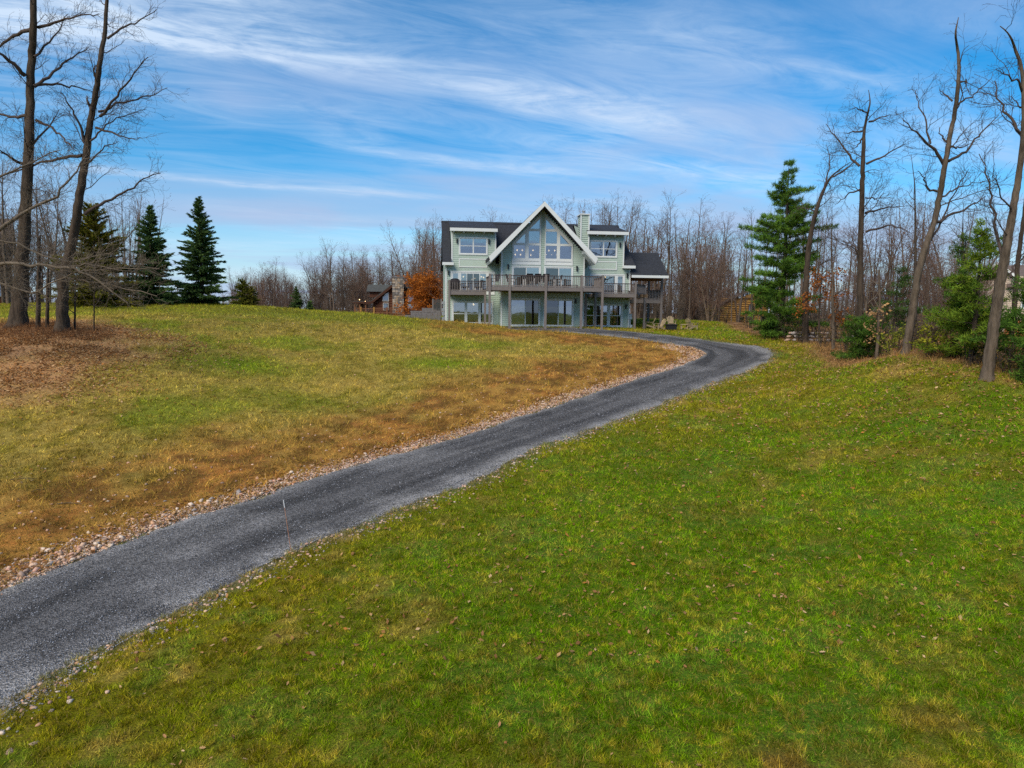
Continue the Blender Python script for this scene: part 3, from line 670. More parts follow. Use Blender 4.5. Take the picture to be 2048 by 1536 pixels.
# cross gable with deep overhang
AX, AZ, TIP, TZ = -.26, 9.12, 4.07, 5.05
mb = MB()
for s in (-1, 1):
    xt = AX + s * TIP; n = (.70, .70)
    poly = [(AX, AZ), (xt, TZ), (xt - s * .0, TZ - .24), (AX, AZ - .26)]
    mb.prism(poly if s > 0 else poly[::-1], -1.22, 7.2)
mb.build('gable_roof', M['roof'], house)
mb = MB()
for s in (-1, 1):                               # white barge boards, thick lower ends
    xt = AX + s * (TIP + .02)
    poly = [(AX, AZ + .02), (xt, TZ + .02), (xt - s * .15, TZ - .36), (xt - s * .38, TZ - .12), (AX, AZ - .32)]
    mb.prism(poly if s > 0 else poly[::-1], -1.30, -1.22)
mb.build('barge_board', M['trim'], house)
for s in (-1, 1):                               # boxed lower ends and pale soffit
    mb = MB()
    xt = AX + s * TIP
    poly = [(xt - s * .02, TZ - .25), (xt - s * .15, TZ - .42), (xt - s * .95, TZ + .42), (xt - s * .95, TZ + .66)]
    mb.prism(poly if s > 0 else poly[::-1], -1.215, 1.9); mb.build('boxed_eave', M['trim'], house)
# --- chimney chase
mb = MB(); mb.box(3.16, 3.72, 1.64, 2.75, 4.6, 8.66)
for z in np.arange(4.6, 8.6, .145):
    mb.add([(3.12, 1.60, z), (3.76, 1.60, z), (3.74, 1.635, z + .145), (3.14, 1.635, z + .145)], [(0, 1, 2, 3)])
    mb.add([(3.12, 2.79, z), (3.12, 1.60, z), (3.15, 1.635, z + .145), (3.15, 2.79, z + .145)], [(0, 1, 2, 3)])
ch = mb.build('chimney', M['siding'], house)
mb = MB()
for x in (3.12, 3.76): mb.box(x - .05, x + .05, 1.57, 1.66, 4.6, 8.68)
mb.box(3.04, 3.84, 1.52, 2.86, 8.66, 8.74); mb.build('chimney_trim', M['trim'], ch)
MB().lathe([(.09, 8.74), (.09, 8.98), (.16, 8.98), (.16, 9.03), (.02, 9.06)], 3.44, 2.2, 12).build('flue_cap', M['metalgrey'], ch)
# --- rooms behind the glass
mb = MB()
mb.box(-7.34, 7.23, 8.0, 8.1, -.3, 8.0); mb.box(-7.34, -3.3, 2.3, 8, 2.32, 2.42); mb.box(3.1, 7.23, 2.3, 8, 2.32, 2.42); mb.box(-3.3, 3.1, .2, 8, 2.5, 2.62)
mb.box(-7.34, 7.23, .2, 8, -.35, -.25); mb.box(-7.34, -3.3, 2.3, 8, 4.3, 4.4); mb.box(3.1, 7.23, 2.3, 8, 4.3, 4.4)
for x in (-7.3, 7.2): mb.box(x - .02, x + .02, 2.1, 8, -.3, 4.6)
for x in (-3.22, 3.02): mb.box(x - .02, x + .02, .1, 8, -.3, 5.3)
mb.build('room', M['room'], house)
# --- wall lamps
for x, z, y in ((-6.55, 6.45, 2), (-4.07, 6.45, 2), (-7.2, 4.0, 2), (-2.78, 4.42, 0), (2.50, 4.38, 0), (6.4, 6.42, 2), (7.05, 4.02, 2), (2.45, 1.9, 0), (7.02, 1.55, 2)):
    l = MB().box(x - .05, x + .05, y - .16, y - .06, z - .16, z + .16).box(x - .03, x + .03, y - .07, y - .02, z - .06, z + .06).box(x - .07, x + .07, y - .18, y - .04, z + .16, z + .19)
    l.build('wall_lamp', M['black'], house)
mb = MB(); mb.box(7.36, 7.62, 2.15, 2.4, .55, 1.0); mb.box(7.44, 7.52, 2.2, 2.3, .1, .55); mb.box(7.40, 7.62, 2.0, 2.3, -.25, .1); mb.build('meter_box', M['trim'], house)
mb = MB()
for z, h in ((1.05, .22), (.72, .28), (.3, .3), (1.6, .2)): mb.box(-7.72, -7.46, 2.2, 2.42, z, z + h)
mb.box(-7.56, -7.50, 2.28, 2.34, -.4, 1.7); mb.build('meter_box', M['metalgrey'], house)

# ------------------------------------------------------------------ decks
def rail(p, q, z0, z1, name='railing', step=.125):
    """balustrade between two plan points: bottom rail, balusters, dark cap."""
    p, q = Vector(p), Vector(q); d = q - p; L = d.length; t = d / L
    mb = MB(); mb.bar((p.x, p.y, z0 + .05), (q.x, q.y, z0 + .05), .05, .07)
    k = int(L / step)
    for i in range(1, k):
        a = p + t * (L * i / k); mb.box(a.x - .019, a.x + .019, a.y - .019, a.y + .019, z0 + .06, z1 - .07)
    o = mb.build(name, M['deck'], house)
    MB().bar((p.x, p.y, z1 - .03), (q.x, q.y, z1 - .03), .12, .055).build('handrail', M['deckdark'], o)
def post(x, y, z0, z1, w=.15, name='deck_post'): return MB().box(x - w / 2, x + w / 2, y - w / 2, y + w / 2, z0, z1).build(name, M['deck'], house)
def platform(poly, z, name, th=.26):
    mb = MB(); n = len(poly)
    vs = [(x, y, z - .03) for x, y in poly] + [(x, y, z) for x, y in poly]
    mb.add(vs, [tuple(range(n - 1, -1, -1)), tuple(range(n, 2 * n))] + [(i, (i + 1) % n, (i + 1) % n + n, i + n) for i in range(n)])
    for i in range(n):
        a, b = poly[i], poly[(i + 1) % n]
        mb.bar((a[0], a[1], z - .03 - th / 2), (b[0], b[1], z - .03 - th / 2), .045, th)
    o = mb.build(name, M['deck'], house)
    xs = [p[0] for p in poly]; ys = [p[1] for p in poly]; jb = MB()
    for x in np.arange(min(xs) + .25, max(xs) - .1, .4): jb.box(x - .02, x + .02, min(ys) + .08, max(ys) - .08, z - .26, z - .034)
    jb.build('joists', M['joist'], o)
    return o
GB = -1.2
platform([(-4.42, -3.0), (3.79, -3.0), (3.79, -.02), (-4.42, -.02)], 2.86, 'deck_floor')
platform([(-7.20, 0.0), (-4.44, 0.0), (-4.44, 1.95), (-7.20, 1.95)], 2.58, 'deck_floor')
platform([(3.84, -.3), (7.08, -.3), (8.40, 1.45), (8.40, 1.95), (3.84, 1.95)], 2.54, 'deck_floor')
platform([(7.4, 2.9), (10.28, 2.9), (10.28, 6.2), (7.4, 6.2)], 2.16, 'deck_floor')
cz = 2.86
for x in (-4.42, -2.99, -.38, 2.24, 3.79):
    post(x, -3.0, GB, cz + .88, .15)
rail((-4.42, -3.0), (-2.99, -3.0), cz, 3.68); rail((-2.99, -3.0), (-.38, -3.0), cz, 3.68); rail((-.38, -3.0), (2.24, -3.0), cz, 3.68); rail((2.24, -3.0), (3.79, -3.0), cz, 3.68)
rail((-4.42, -2.9), (-4.42, -.1), cz, 3.60); rail((3.79, -2.9), (3.79, -.4), cz, 3.62)
for x in (-7.20, -4.50): post(x, 0.0, GB, 3.40 if x < -5 else 2.5)
rail((-7.20, 0.0), (-4.44, 0.0), 2.58, 3.34); rail((-7.20, .1), (-7.20, 1.95), 2.58, 3.34)
post(3.2, -.3, GB, 2.5); post(7.08, -.3, GB, 3.42); post(8.40, 1.45, GB, 3.36); post(3.95, -.28, GB, 2.5)
rail((3.84, -.3), (7.08, -.3), 2.54, 3.32); rail((7.08, -.3), (8.40, 1.45), 2.54, 3.30)
# porch under its own roof
for x, y in ((10.28, 2.9), (10.28, 6.2), (7.6, 6.2)): post(x, y, GB, 4.05, .17)
for x, y in ((8.9, 5.4), (8.3, 6.2)): post(x, y, GB, 2.1, .15)
rail((8.5, 2.9), (10.28, 2.9), 2.16, 2.95); rail((10.28, 2.9), (10.28, 6.2), 2.16, 2.95)
mb = MB(); slope_y(mb, 7.30, 10.30, 1.55, 4.12, 4.2, 6.08, .12); slope_y(mb, 7.30, 10.30, 6.85, 4.12, 4.22, 6.06, .12); pr = mb.build('porch_roof', M['roof'], house)
mb = MB(); mb.box(7.30, 10.34, 1.47, 1.55, 3.86, 4.06); mb.box(10.30, 10.36, 1.55, 1.9, 3.86, 4.04); mb.build('fascia', M['trim'], pr)
mb = MB(); mb.box(7.32, 10.26, 1.6, 6.8, 3.90, 3.96); mb.box(7.4, 10.2, 2.84, 2.98, 3.66, 3.90); mb.build('porch_ceiling', M['porchwood'], pr)
mb = MB(); mb.box(7.30, 7.34, 3.0, 6.2, 2.16, 3.9); mb.build('porch_wall', M['porchwood'], house)
MB().bar((9.0, 3.4, 2.2), (9.5, 3.3, 2.9), .06, .04).build('brace', M['deck'], house)
# ------------------------------------------------------------------ lamps inside, seen through the glass
def bulbs(name, pts, y, label, ztop, cat='lamp', r=.06, group=None):
    cx = sum(p[0] for p in pts) / len(pts); e = empty(name, hloc(cx, y, ztop), HY); tag(e, label, cat, group)
    mb = MB(); zr_ = max(p[1] for p in pts) + .28
    mb.tube([(0, 0, 0), (0, 0, zr_ - ztop)], [.012, .012], 6)
    for x, z in pts:
        mb.tube([(0, 0, zr_ - ztop), ((x - cx), .0, z + .1 - ztop)], [.01, .01], 5)
    mb.build('rod', M['black'], e)
    for i, (x, z) in enumerate(pts):
        b = MB().lathe([(.015, -r), (r * .8, -r * .6), (r, 0), (r * .8, r * .6), (.02, r * 1.3)], 0, 0, 8).build('bulb', M['bulb'], e, (x - cx, .0, z - ztop), True)
def gp(u, v, y):                                # house-plane survey
    d = ray(u, v); ey = np.array([-math.sin(HY), math.cos(HY), 0]); ex = np.array([math.cos(HY), math.sin(HY), 0])
    t = ((HO - EYE) @ ey + y) / (d @ ey); q = EYE + d * t - HO; return (float(q @ ex), float(q[2]))
bulbs('chandelier', [gp(960 + a / 8.19, 390 + b / 8.19, 2.4) for a, b in ((608, 903), (693, 905), (578, 977), (665, 977), (868, 908), (832, 985))], 2.4, 'six-bulb chandelier lit behind the gable panes beside the plain corner', 7.9, 'chandelier')
bulbs('chandelier', [gp(960 + a / 8.19, 390 + b / 8.19, 2.6) for a, b in ((1130, 912), (1225, 912), (1085, 990), (1172, 988), (1254, 990))], 2.6, 'five-bulb chandelier lit behind the gable panes on the chimney side', 7.9, 'chandelier')
bulbs('pendant_lamp', [gp(u, v, 3.6) for u, v in ((926.6, 553.6), (944, 559), (950, 557), (962.5, 553.6), (967, 555))], 3.6, 'row of small warm bulbs lit inside the patio doors behind the covered grill', 4.28, 'lamp')
bulbs('pendant_lamp', [gp(1210.5, 554, 3.2)], 3.2, 'single warm bulb lit inside the patio door under the chimney-side dormer', 4.28, 'lamp', .07)
bulbs('pendant_lamp', [gp(947, 609, 3.2)], 3.2, 'warm ceiling light lit behind the ground floor windows below the grill', 2.3, 'lamp', .08)
bulbs('pendant_lamp', [gp(1189, 611.7, 3.2)], 3.2, 'warm ceiling light lit behind the ground floor windows below the chimney-side dormer', 2.3, 'lamp', .06)

# ------------------------------------------------------------------ things on the decks
M['blackcloth'] = mat('black_cover', (.012, .012, .016), .8, .2, 5, .2, 12)
M['whiteplastic'] = mat('white_plastic', (.66, .67, .68), .5)
M['slat_tan'] = mat('tan_slat', (.45, .36, .24), .7, .12, 5)
def furn(name, label, cat, x, y, z, rz=0, group=None):
    e = empty(name, hloc(x, y, z), HY + rz); return tag(e, label, cat, group)
e = furn('barbecue_grill', 'tall barbecue grill under a black cover on the lower deck', 'grill', -6.75, .75, 2.582)
MB().lathe([(.40, .1), (.43, .5), (.40, .78), (.30, .90), (.12, .96)], 0, 0, 16).build('cover', M['blackcloth'], e, None, True)
for sx in (-1, 1):
    for sy in (-1, 1): MB().box(sx * .26 - .025, sx * .26 + .025, sy * .22 - .025, sy * .22 + .025, 0, .12).build('leg', M['black'], e)
for x, lab in ((-5.95, 'low black deck stool nearest the covered grill'), (-4.95, 'low black deck stool at the step up to the main deck')):
    e = furn('deck_stool', lab, 'stool', x, .9, 2.582)
    MB().box(-.3, .3, -.25, .25, .30, .36).build('seat', M['black'], e)
    for sx in (-1, 1):
        for sy in (-1, 1): MB().box(sx * .25 - .02, sx * .25 + .02, sy * .2 - .02, sy * .2 + .02, 0, .30).build('leg', M['whiteplastic'], e)
e = furn('patio_table', 'long black patio table on the main deck with chairs around it', 'table', -.9, -1.6, 2.862)
MB().box(-.9, .9, -.45, .45, .70, .74).build('tabletop', M['black'], e)
for sx in (-1, 1):
    for sy in (-1, 1): MB().box(sx * .82 - .03, sx * .82 + .03, sy * .38 - .03, sy * .38 + .03, 0, .70).build('leg', M['black'], e)
def patio_chair():
    e = empty('patio_chair', (0, 0, 0))
    MB().box(-.24, .24, -.24, .22, .40, .44).build('seat', M['black'], e)
    MB().prismx([(.20, .44), (.25, .44), (.33, .95), (.29, .95)], -.24, .24).build('backrest', M['black'], e)
    for sx in (-1, 1):
        MB().bar((sx * .25, -.22, 0), (sx * .25, -.22, .62), .03).build('leg', M['whiteplastic'], e); MB().bar((sx * .25, .24, 0), (sx * .25, .22, .62), .03).build('leg', M['whiteplastic'], e)
        MB().box(sx * .25 - .03, sx * .25 + .03, -.24, .24, .62, .65).build('armrest', M['black'], e)
    return e
pc = patio_chair()
for i, (x, y, rz) in enumerate([(-1.5, -2.35, math.pi), (-.9, -2.35, math.pi), (-.3, -2.35, math.pi), (-1.5, -.85, 0), (-.9, -.85, 0), (-.3, -.85, 0)]):
    o = pc if i == 0 else copy_tree(pc)
    o.location = hloc(x, y, 2.862); o.rotation_euler[2] = HY + rz
    tag(o, 'black patio chair with white legs on the %s side of the long deck table' % ('railing' if i < 3 else 'house'), 'chair', 'chairs around the deck table')
for x, y, rz, lab in ((-2.75, -1.3, 1.2, 'black and white patio chair standing alone behind the deck railing by the gable corner'), (-3.9, -1.2, -1.0, 'black and white patio chair at the end of the main deck above the steps'), (.75, -1.5, -1.57, 'black and white patio chair at the end of the long deck table')):
    o = copy_tree(pc); o.location = hloc(x, y, 2.862); o.rotation_euler[2] = HY + rz; tag(o, lab, 'chair')
    if 'group' in o: del o['group']
for x, y, z, w, lab in ((1.55, -.7, 2.862, .95, 'low black bench on the main deck in front of the sliding door'), (5.6, 1.1, 2.542, 1.5, 'low black bench on the chimney-side lower deck')):
    e = furn('deck_bench', lab, 'bench', x, y, z)
    mb = MB()
    for k in range(int(w * 2 / .12)): mb.box(-w + k * .12, -w + k * .12 + .09, -.22, .22, .22, .26)
    mb.build('seat', M['black'], e)
    for sx in (-1, 1): MB().box(sx * (w - .1) - .03, sx * (w - .1) + .03, -.2, .2, 0, .22).build('leg', M['black'], e)
# ------------------------------------------------------------------ around the house: fire pit, wall, marker
M['chairwood'] = mat('weathered_tan_wood', (.33, .26, .17), .75, .12, 6)
M['block'] = mat('grey_wall_block', (.15, .14, .14), .9, .18, 5, .25, 18)
def at_g(u, v, Y):
    p = P(u, v, Y); return (float(p[0]), float(p[1]), g1(p[0], p[1]))
def adirondack():
    e = empty('lawn_chair', (0, 0, 0))
    mb = MB()
    for k in range(5): mb.bar((-.26 + 0, -.32 + k * .13, .36 - k * .035), (.26, -.32 + k * .13, .36 - k * .035), .11, .025)
    mb.build('seat', M['chairwood'], e)
    for k in range(5):
        x = -.24 + k * .12; h = 1.02 - .03 * (k - 2) ** 2
        MB().bar((x * .85, .22, .26), (x * 1.15, .56, h), .075, .022, up=(0, 1, 0)).build('back_slat', M['chairwood'], e)
    MB().bar((-.3, .50, .72), (.3, .50, .72), .06, .03).build('back_rail', M['chairwood'], e)
    for s in (-1, 1):
        MB().box(s * .36 - .07, s * .36 + .07, -.40, .40, .56, .585).build('armrest', M['chairwood'], e)
        MB().box(s * .33 - .02, s * .33 + .02, -.36, -.26, 0, .56).build('leg', M['chairwood'], e)
        MB().bar((s * .30, -.34, .34), (s * .30, .62, .05), .03, .12).build('leg', M['chairwood'], e)
    return e
ac = adirondack()
for i, (u, v, Y, rz, lab) in enumerate([(1298, 655, 55.5, -1.75, 'tan slatted lawn chair tucked beside the porch post, seen side on'), (1318, 657, 54.0, -1.15, 'tan slatted lawn chair with its footrest toward the black fire pit'),
                                        (1342, 657, 56.0, 0.0, 'tan slatted lawn chair directly behind the black fire pit'), (1384, 657, 54.2, 2.05, 'tan slatted lawn chair turned away beside the wooden stool')]):
    o = ac if i == 0 else copy_tree(ac)
    o.location = at_g(u, v, Y); o.rotation_euler[2] = rz; o.scale = (.88,) * 3; tag(o, lab, 'chair', 'lawn chairs around the fire pit')
e = empty('fire_pit', at_g(1342, 661, 53.4)); tag(e, 'square black metal fire pit in front of a tan lawn chair', 'fire pit')
MB().box(-.36, .36, -.36, .36, .10, .46).build('bowl', M['black'], e); MB().box(-.42, .42, -.42, .42, .46, .50).build('rim', M['black'], e)
for sx in (-1, 1):
    for sy in (-1, 1): MB().box(sx * .33 - .03, sx * .33 + .03, sy * .33 - .03, sy * .33 + .03, 0, .10).build('leg', M['black'], e)
e = empty('wooden_stool', at_g(1368, 660, 54.4)); tag(e, 'small tan wooden stool beside the turned-away lawn chair', 'stool')
MB().box(-.28, .28, -.22, .22, .36, .41).build('seat', M['chairwood'], e)
for sx in (-1, 1):
    MB().prismx([(-.2, 0), (.2, 0), (.16, .36), (-.16, .36)], sx * .22 - .02, sx * .22 + .02).build('leg', M['chairwood'], e)
# terraced grey retaining wall and screen beside the house
e = empty('retaining_wall', hloc(-8.9, 4.0, 0), HY); tag(e, 'terraced grey block retaining wall stepping up beside the house', 'wall', kind='thing')
rw = random.Random(4)
for (x0, x1, y, z0, z1) in ((-1.75, 1.15, 0, -.4, .70), (-1.3, 1.15, .9, .70, 1.05), (-.4, 1.15, 1.8, 1.05, 1.30)):
    z = z0; r = 0
    while z < z1 - .01:
        x = x0 - (.2 if r % 2 else 0)
        while x < x1:
            w = .44; a, b = max(x, x0), min(x + w, x1)
            if b - a > .05: MB().box(a + .006, b - .006, y + rw.uniform(-.012, .012), y + .9, z + .006, min(z + .22, z1)).build('block', M['block'], e)
            x += w
        z += .22; r += 1
e = empty('screen_panel', hloc(-8.05, 5.0, .95), HY); tag(e, 'dark grey louvred screen panel standing on the retaining wall', 'screen')
for x in (-.34, .34): MB().box(x - .05, x + .05, -.05, .05, .0, 1.10).build('post', M['deck'], e)
for k in range(8): MB().box(-.29, .29, -.02, .02, .22 + k * .105, .22 + k * .105 + .085).build('slat', mat('dark_slat', (.045, .05, .052), .6) if k == 0 else bpy.data.materials['dark_slat'], e)
# driveway marker rod
p0 = P(583, 1116, 14.6); gzm = g1(p0[0], p0[1]); tp = P(570, 998, 14.6)
e = empty('driveway_marker', (p0[0], p0[1], gzm)); tag(e, 'thin orange driveway marker rod with pale top leaning by the gravel edge', 'marker')
M['rod'] = mat('orange_fibreglass', (.42, .20, .12), .5); M['rodtop'] = mat('reflective_tape', (.75, .75, .78), .3)
dv = Vector((tp[0] - p0[0], tp[1] - p0[1] - .1, tp[2] - gzm))
MB().tube([(0, 0, -.05), tuple(dv * .86)], [.007, .006], 8).build('rod', M['rod'], e); MB().tube([tuple(dv * .86), tuple(dv)], [.009, .009], 8).build('reflector', M['rodtop'], e)

# ------------------------------------------------------------------ neighbours
M['log'] = mat('red_brown_log', (.105, .038, .018), .7, .25, 2.5, .2, 14, stretch=(.5, 3, 3))
M['logdark'] = mat('dark_log_shade', (.055, .022, .012), .8, .2, 3)
M['cabinroof'] = mat('grey_green_shingle', (.060, .064, .062), .9, .3, 3)
M['stonework'] = mat('pale_fieldstone', (.30, .26, .21), .9, .35, 1.6, .4, 8, color2=(.17, .15, .13))
M['yellowlog'] = mat('honey_log', (.30, .165, .04), .7, .2, 2.0, stretch=(.5, 3, 3))
M['cabintrim'] = mat('pale_window_trim', (.42, .40, .36), .6)
M['beige'] = mat('beige_clapboard', (.50, .42, .34), .8, .06, 2)
M['brownroof'] = mat('brown_shingle', (.12, .095, .085), .9, .25, 3)
M['glass_far'] = glass_mat('dark_far_glass', .30, (.05, .055, .06))
def log_wall(mb, x0, x1, y, z0, top, r=.14):
    """round logs stacked under a roofline top(x)"""
    z = z0
    while True:
        zt = z + 2 * r; xs = [x for x in np.linspace(x0, x1, 41) if top(x) > zt]
        if not xs: break
        a, b = min(xs), max(xs)
        if b - a < .3: break
        ring = [(0, -r), (-.6 * r, -.8 * r), (-r, 0), (-.6 * r, .8 * r), (0, r)]
        vs = [(a, y + p, z + r + q) for p, q in ring] + [(b, y + p, z + r + q) for p, q in ring]
        mb.add(vs, [(i, i + 5, i + 6, i + 1) for i in range(4)] + [(0, 1, 2, 3, 4), (9, 8, 7, 6, 5)])
        z = zt
def small_window(parent, poly, y, trim, w=.10, name='window'):
    cx = sum(p[0] for p in poly) / len(poly); cz_ = sum(p[1] for p in poly) / len(poly)
    def grow(k): return [(cx + (x - cx) * (1 + k / max(abs(x - cx), .05)), cz_ + (z - cz_) * (1 + k / max(abs(z - cz_), .05))) for x, z in poly]
    o = MB().prism(grow(w), y - .10, y).build(name, trim, parent); MB().prism(poly, y - .115, y - .09).build('pane', M['glass_far'], o); return o
# log cabin with the stone chimney
CB = P(798, 627, 115); CS = 115 / FPX
def cx_(u): return (u - 798) * CS
def cz_(v): return (627 - v) * CS + 0.2
cab = empty('log_cabin', (CB[0], CB[1], CB[2] - .3), math.radians(6)); tag(cab, 'red-brown log cabin with fieldstone chimney and lit porch across the rise', 'cabin')
apx, apz = cx_(797), cz_(561)
def ctop(x): return apz - .82 * abs(x - apx)
mb = MB(); log_wall(mb, cx_(748), cx_(848), 0, -.6, ctop); mb.build('gable_wall', M['log'], cab)
mb = MB(); mb.box(cx_(750), cx_(750) + .1, 0, 9, -.6, 3.0); mb.box(cx_(846), cx_(846) + .1, 0, 9, -.6, 3.0); mb.box(cx_(750), cx_(846), 9, 9.1, -.6, 4); mb.build('side_wall', M['logdark'], cab)
rf = MB()
rf.prism([(apx, apz + .25), (cx_(745), apz + .25 - .82 * (apx - cx_(745))), (cx_(745), apz - .82 * (apx - cx_(745))), (apx, apz)][::-1], -.7, 9.5)
rf.prism([(apx, apz + .25), (cx_(852), apz + .25 - .82 * (cx_(852) - apx)), (cx_(852), apz - .82 * (cx_(852) - apx)), (apx, apz)], -.7, 9.5)
za = apz + .2 - .82 * (apx - cx_(745)); rf.prism([(cx_(745), za), (cx_(709), cz_(603)), (cx_(709), cz_(605.5)), (cx_(745), za - .25)][::-1], -.7, 9.5)
cr = rf.build('roof', M['cabinroof'], cab)
mb = MB(); mb.prism([(apx, apz + .1), (cx_(745), apz + .1 - .82 * (apx - cx_(745))), (cx_(709), cz_(604)), (cx_(709), cz_(606.5)), (cx_(745), apz - .35 - .82 * (apx - cx_(745))), (apx, apz - .35)], -.78, -.70); mb.build('rake_board', M['logdark'], cr)
dm = MB(); dm.box(cx_(739), cx_(770), 1.2, 5, 3.0, cz_(583)); dm.build('dormer_wall', M['log'], cab)
dm = MB(); dm.prismx([(.6, cz_(583)), (5.6, cz_(583)), (3.1, cz_(568.5))], cx_(734), cx_(787)); dm.build('dormer_roof', M['cabinroof'], cab)
# fieldstone chimney: each stone a piece
chx0, chx1 = cx_(786), cx_(808.5); chz = cz_(555)
ck = MB(); ck.box(chx0 + .05, chx1 - .05, -1.05, 0, -.6, chz - .05); ckp = ck.build('chimney', M['stonework'], cab)
rs = random.Random(8); z = -.5
stone_m = [mat('chimney_stone_%s' % n, c_, .9, .2, 3, .3, 9) for n, c_ in (('pale', (.36, .31, .25)), ('grey', (.22, .21, .20)), ('buff', (.30, .23, .16)), ('dark', (.13, .12, .11)))]
while z < chz - .1:
    h = rs.uniform(.22, .34); x = chx0
    while x < chx1 - .05:
        w = min(rs.uniform(.26, .55), chx1 - x); j = lambda: rs.uniform(-.03, .03)
        MB().prism([(x + .02 + j() * .5, z + .02), (x + w * .5, z + .01), (x + w - .02, z + .03 + j()), (x + w - .015, z + h * .6), (x + w - .05, z + h - .02), (x + w * .4, z + h - .01 + j()), (x + .02, z + h - .04)], -1.05 - rs.uniform(.04, .10), -1.0).build('stone', rs.choice(stone_m), ckp)
        x += w
    z += h
MB().box(chx0 - .1, chx1 + .1, -1.2, .1, chz - .06, chz + .08).build('cap', M['concrete'], ckp); MB().box(-.25 + cx_(797.5), .25 + cx_(797.5), -.8, -.3, chz + .08, chz + .35).build('flue', M['porchwood'], ckp)
for uu, poly in ((0, [(767, 601), (777.5, 601), (777.5, 585), (772, 588), (767, 594)]), (1, [(768, 618.5), (776.5, 618.5), (776.5, 606), (768, 606)]), (2, [(816.5, 602), (825.5, 602), (825.5, 590), (816.5, 590)]), (3, [(816.5, 621), (825, 621), (825, 608), (816.5, 608)])):
    small_window(cab, [(cx_(a), cz_(b)) for a, b in poly], -.14, M['cabintrim'])
for u in (712, 722, 733.5): MB().box(cx_(u) - .09, cx_(u) + .09, -.6, -.42, -.4, cz_(606)).build('porch_post', M['porchwood'], cab)
MB().box(cx_(709), cx_(750), -.5, 6, .05, .2).build('porch_floor', M['logdark'], cab)
for a, b in ((716, 727), (727, 752), (752, 777), (777, 808), (808, 835)):
    mb = MB(); xa, xb = cx_(a), cx_(b); zb = cz_(626); zt_ = cz_(616)
    mb.box(xa, xb, -2.6, -2.52, zt_ - .1, zt_); mb.box(xa, xb, -2.6, -2.52, zb, zb + .08)
    for k in range(1, int((xb - xa) / .16)): mb.box(xa + k * .16 - .02, xa + k * .16 + .02, -2.58, -2.54, zb, zt_)
    o = mb.build('porch_railing', M['porchwood'], cab); MB().box(xa - .12, xa + .12, -2.68, -2.44, -.4, zt_ + .2).build('newel', M['yellowlog'] if a in (727, 752) else M['porchwood'], o)
MB().box(cx_(716), cx_(835), -2.5, -.5, -.3, cz_(626.5)).build('deck_floor', M['logdark'], cab)
for u, v in ((722, 599.5), (730, 604.5), (733, 602.5)): MB().lathe([(.02, -.06), (.05, -.04), (.06, 0), (.04, .05), (.015, .07)], cx_(u), -.66, 8).build('porch_lamp', M['bulb'], cab, (0, 0, cz_(v)))
# honey-coloured log house in the wood
YB = P(1478, 650, 86); YS = 86 / FPX
yl = empty('log_house', (YB[0], YB[1], YB[2] - .4), math.radians(-13)); tag(yl, 'honey-coloured log house half hidden among bare trunks in the wood', 'house')
def yx(u): return (u - 1478) * YS
def yz(v): return (650 - v) * YS + .4
mb = MB(); log_wall(mb, yx(1432), yx(1530), 0, -1, lambda x: yz(596) if x < yx(1500) else yz(578) - .75 * abs(x - yx(1512))); mb.build('wall', M['yellowlog'], yl)
mb = MB(); mb.prism([(yx(1458), yz(600)), (yx(1512), yz(577)), (yx(1512), yz(573)), (yx(1456), yz(597))], -.6, 7); mb.prism([(yx(1512), yz(577)), (yx(1545), yz(601)), (yx(1547), yz(598)), (yx(1512), yz(573))], -.6, 7)
mb.prism([(yx(1428), yz(620)), (yx(1462), yz(597)), (yx(1462), yz(593)), (yx(1426), yz(617))], -.5, 6.5); mb.build('roof', M['brownroof'], yl)
mb = MB(); mb.prism([(yx(1478), yz(597)), (yx(1512), yz(579)), (yx(1540), yz(597))], -.3, -.16); mb.build('gable_wall', M['yellowlog'], yl)
for u0, u1, v0, v1 in ((1478, 1486, 634, 643), (1492, 1503, 633, 643), (1518, 1526, 633, 642), (1495, 1503, 610, 622)): small_window(yl, [(yx(u0), yz(v1)), (yx(u1), yz(v1)), (yx(u1), yz(v0)), (yx(u0), yz(v0))], -.14, M['logdark'], .06)
mb = MB(); mb.box(yx(1432), yx(1522), -2.4, -.1, yz(658), yz(656)); d = mb.build('deck_floor', M['yellowlog'], yl)
MB().box(yx(1433), yx(1529), .15, 6, -1.5, yz(606)).build('core_wall', M['yellowlog'], yl)
MB().box(yx(1462), yx(1529), .16, 6, -1.5, yz(597)).build('core_wall', M['yellowlog'], yl)
mb = MB(); mb.box(yx(1432), yx(1522), -2.4, -2.3, yz(646), yz(644.5))
for x in np.arange(yx(1432), yx(1522), .22): mb.box(x - .03, x + .03, -2.38, -2.32, yz(656), yz(645))
mb.build('railing', M['yellowlog'], yl)
for u in (1434, 1462, 1492, 1521): MB().box(yx(u) - .1, yx(u) + .1, -2.4, -2.2, -2.0, yz(643.5)).build('deck_post', M['yellowlog'], yl)
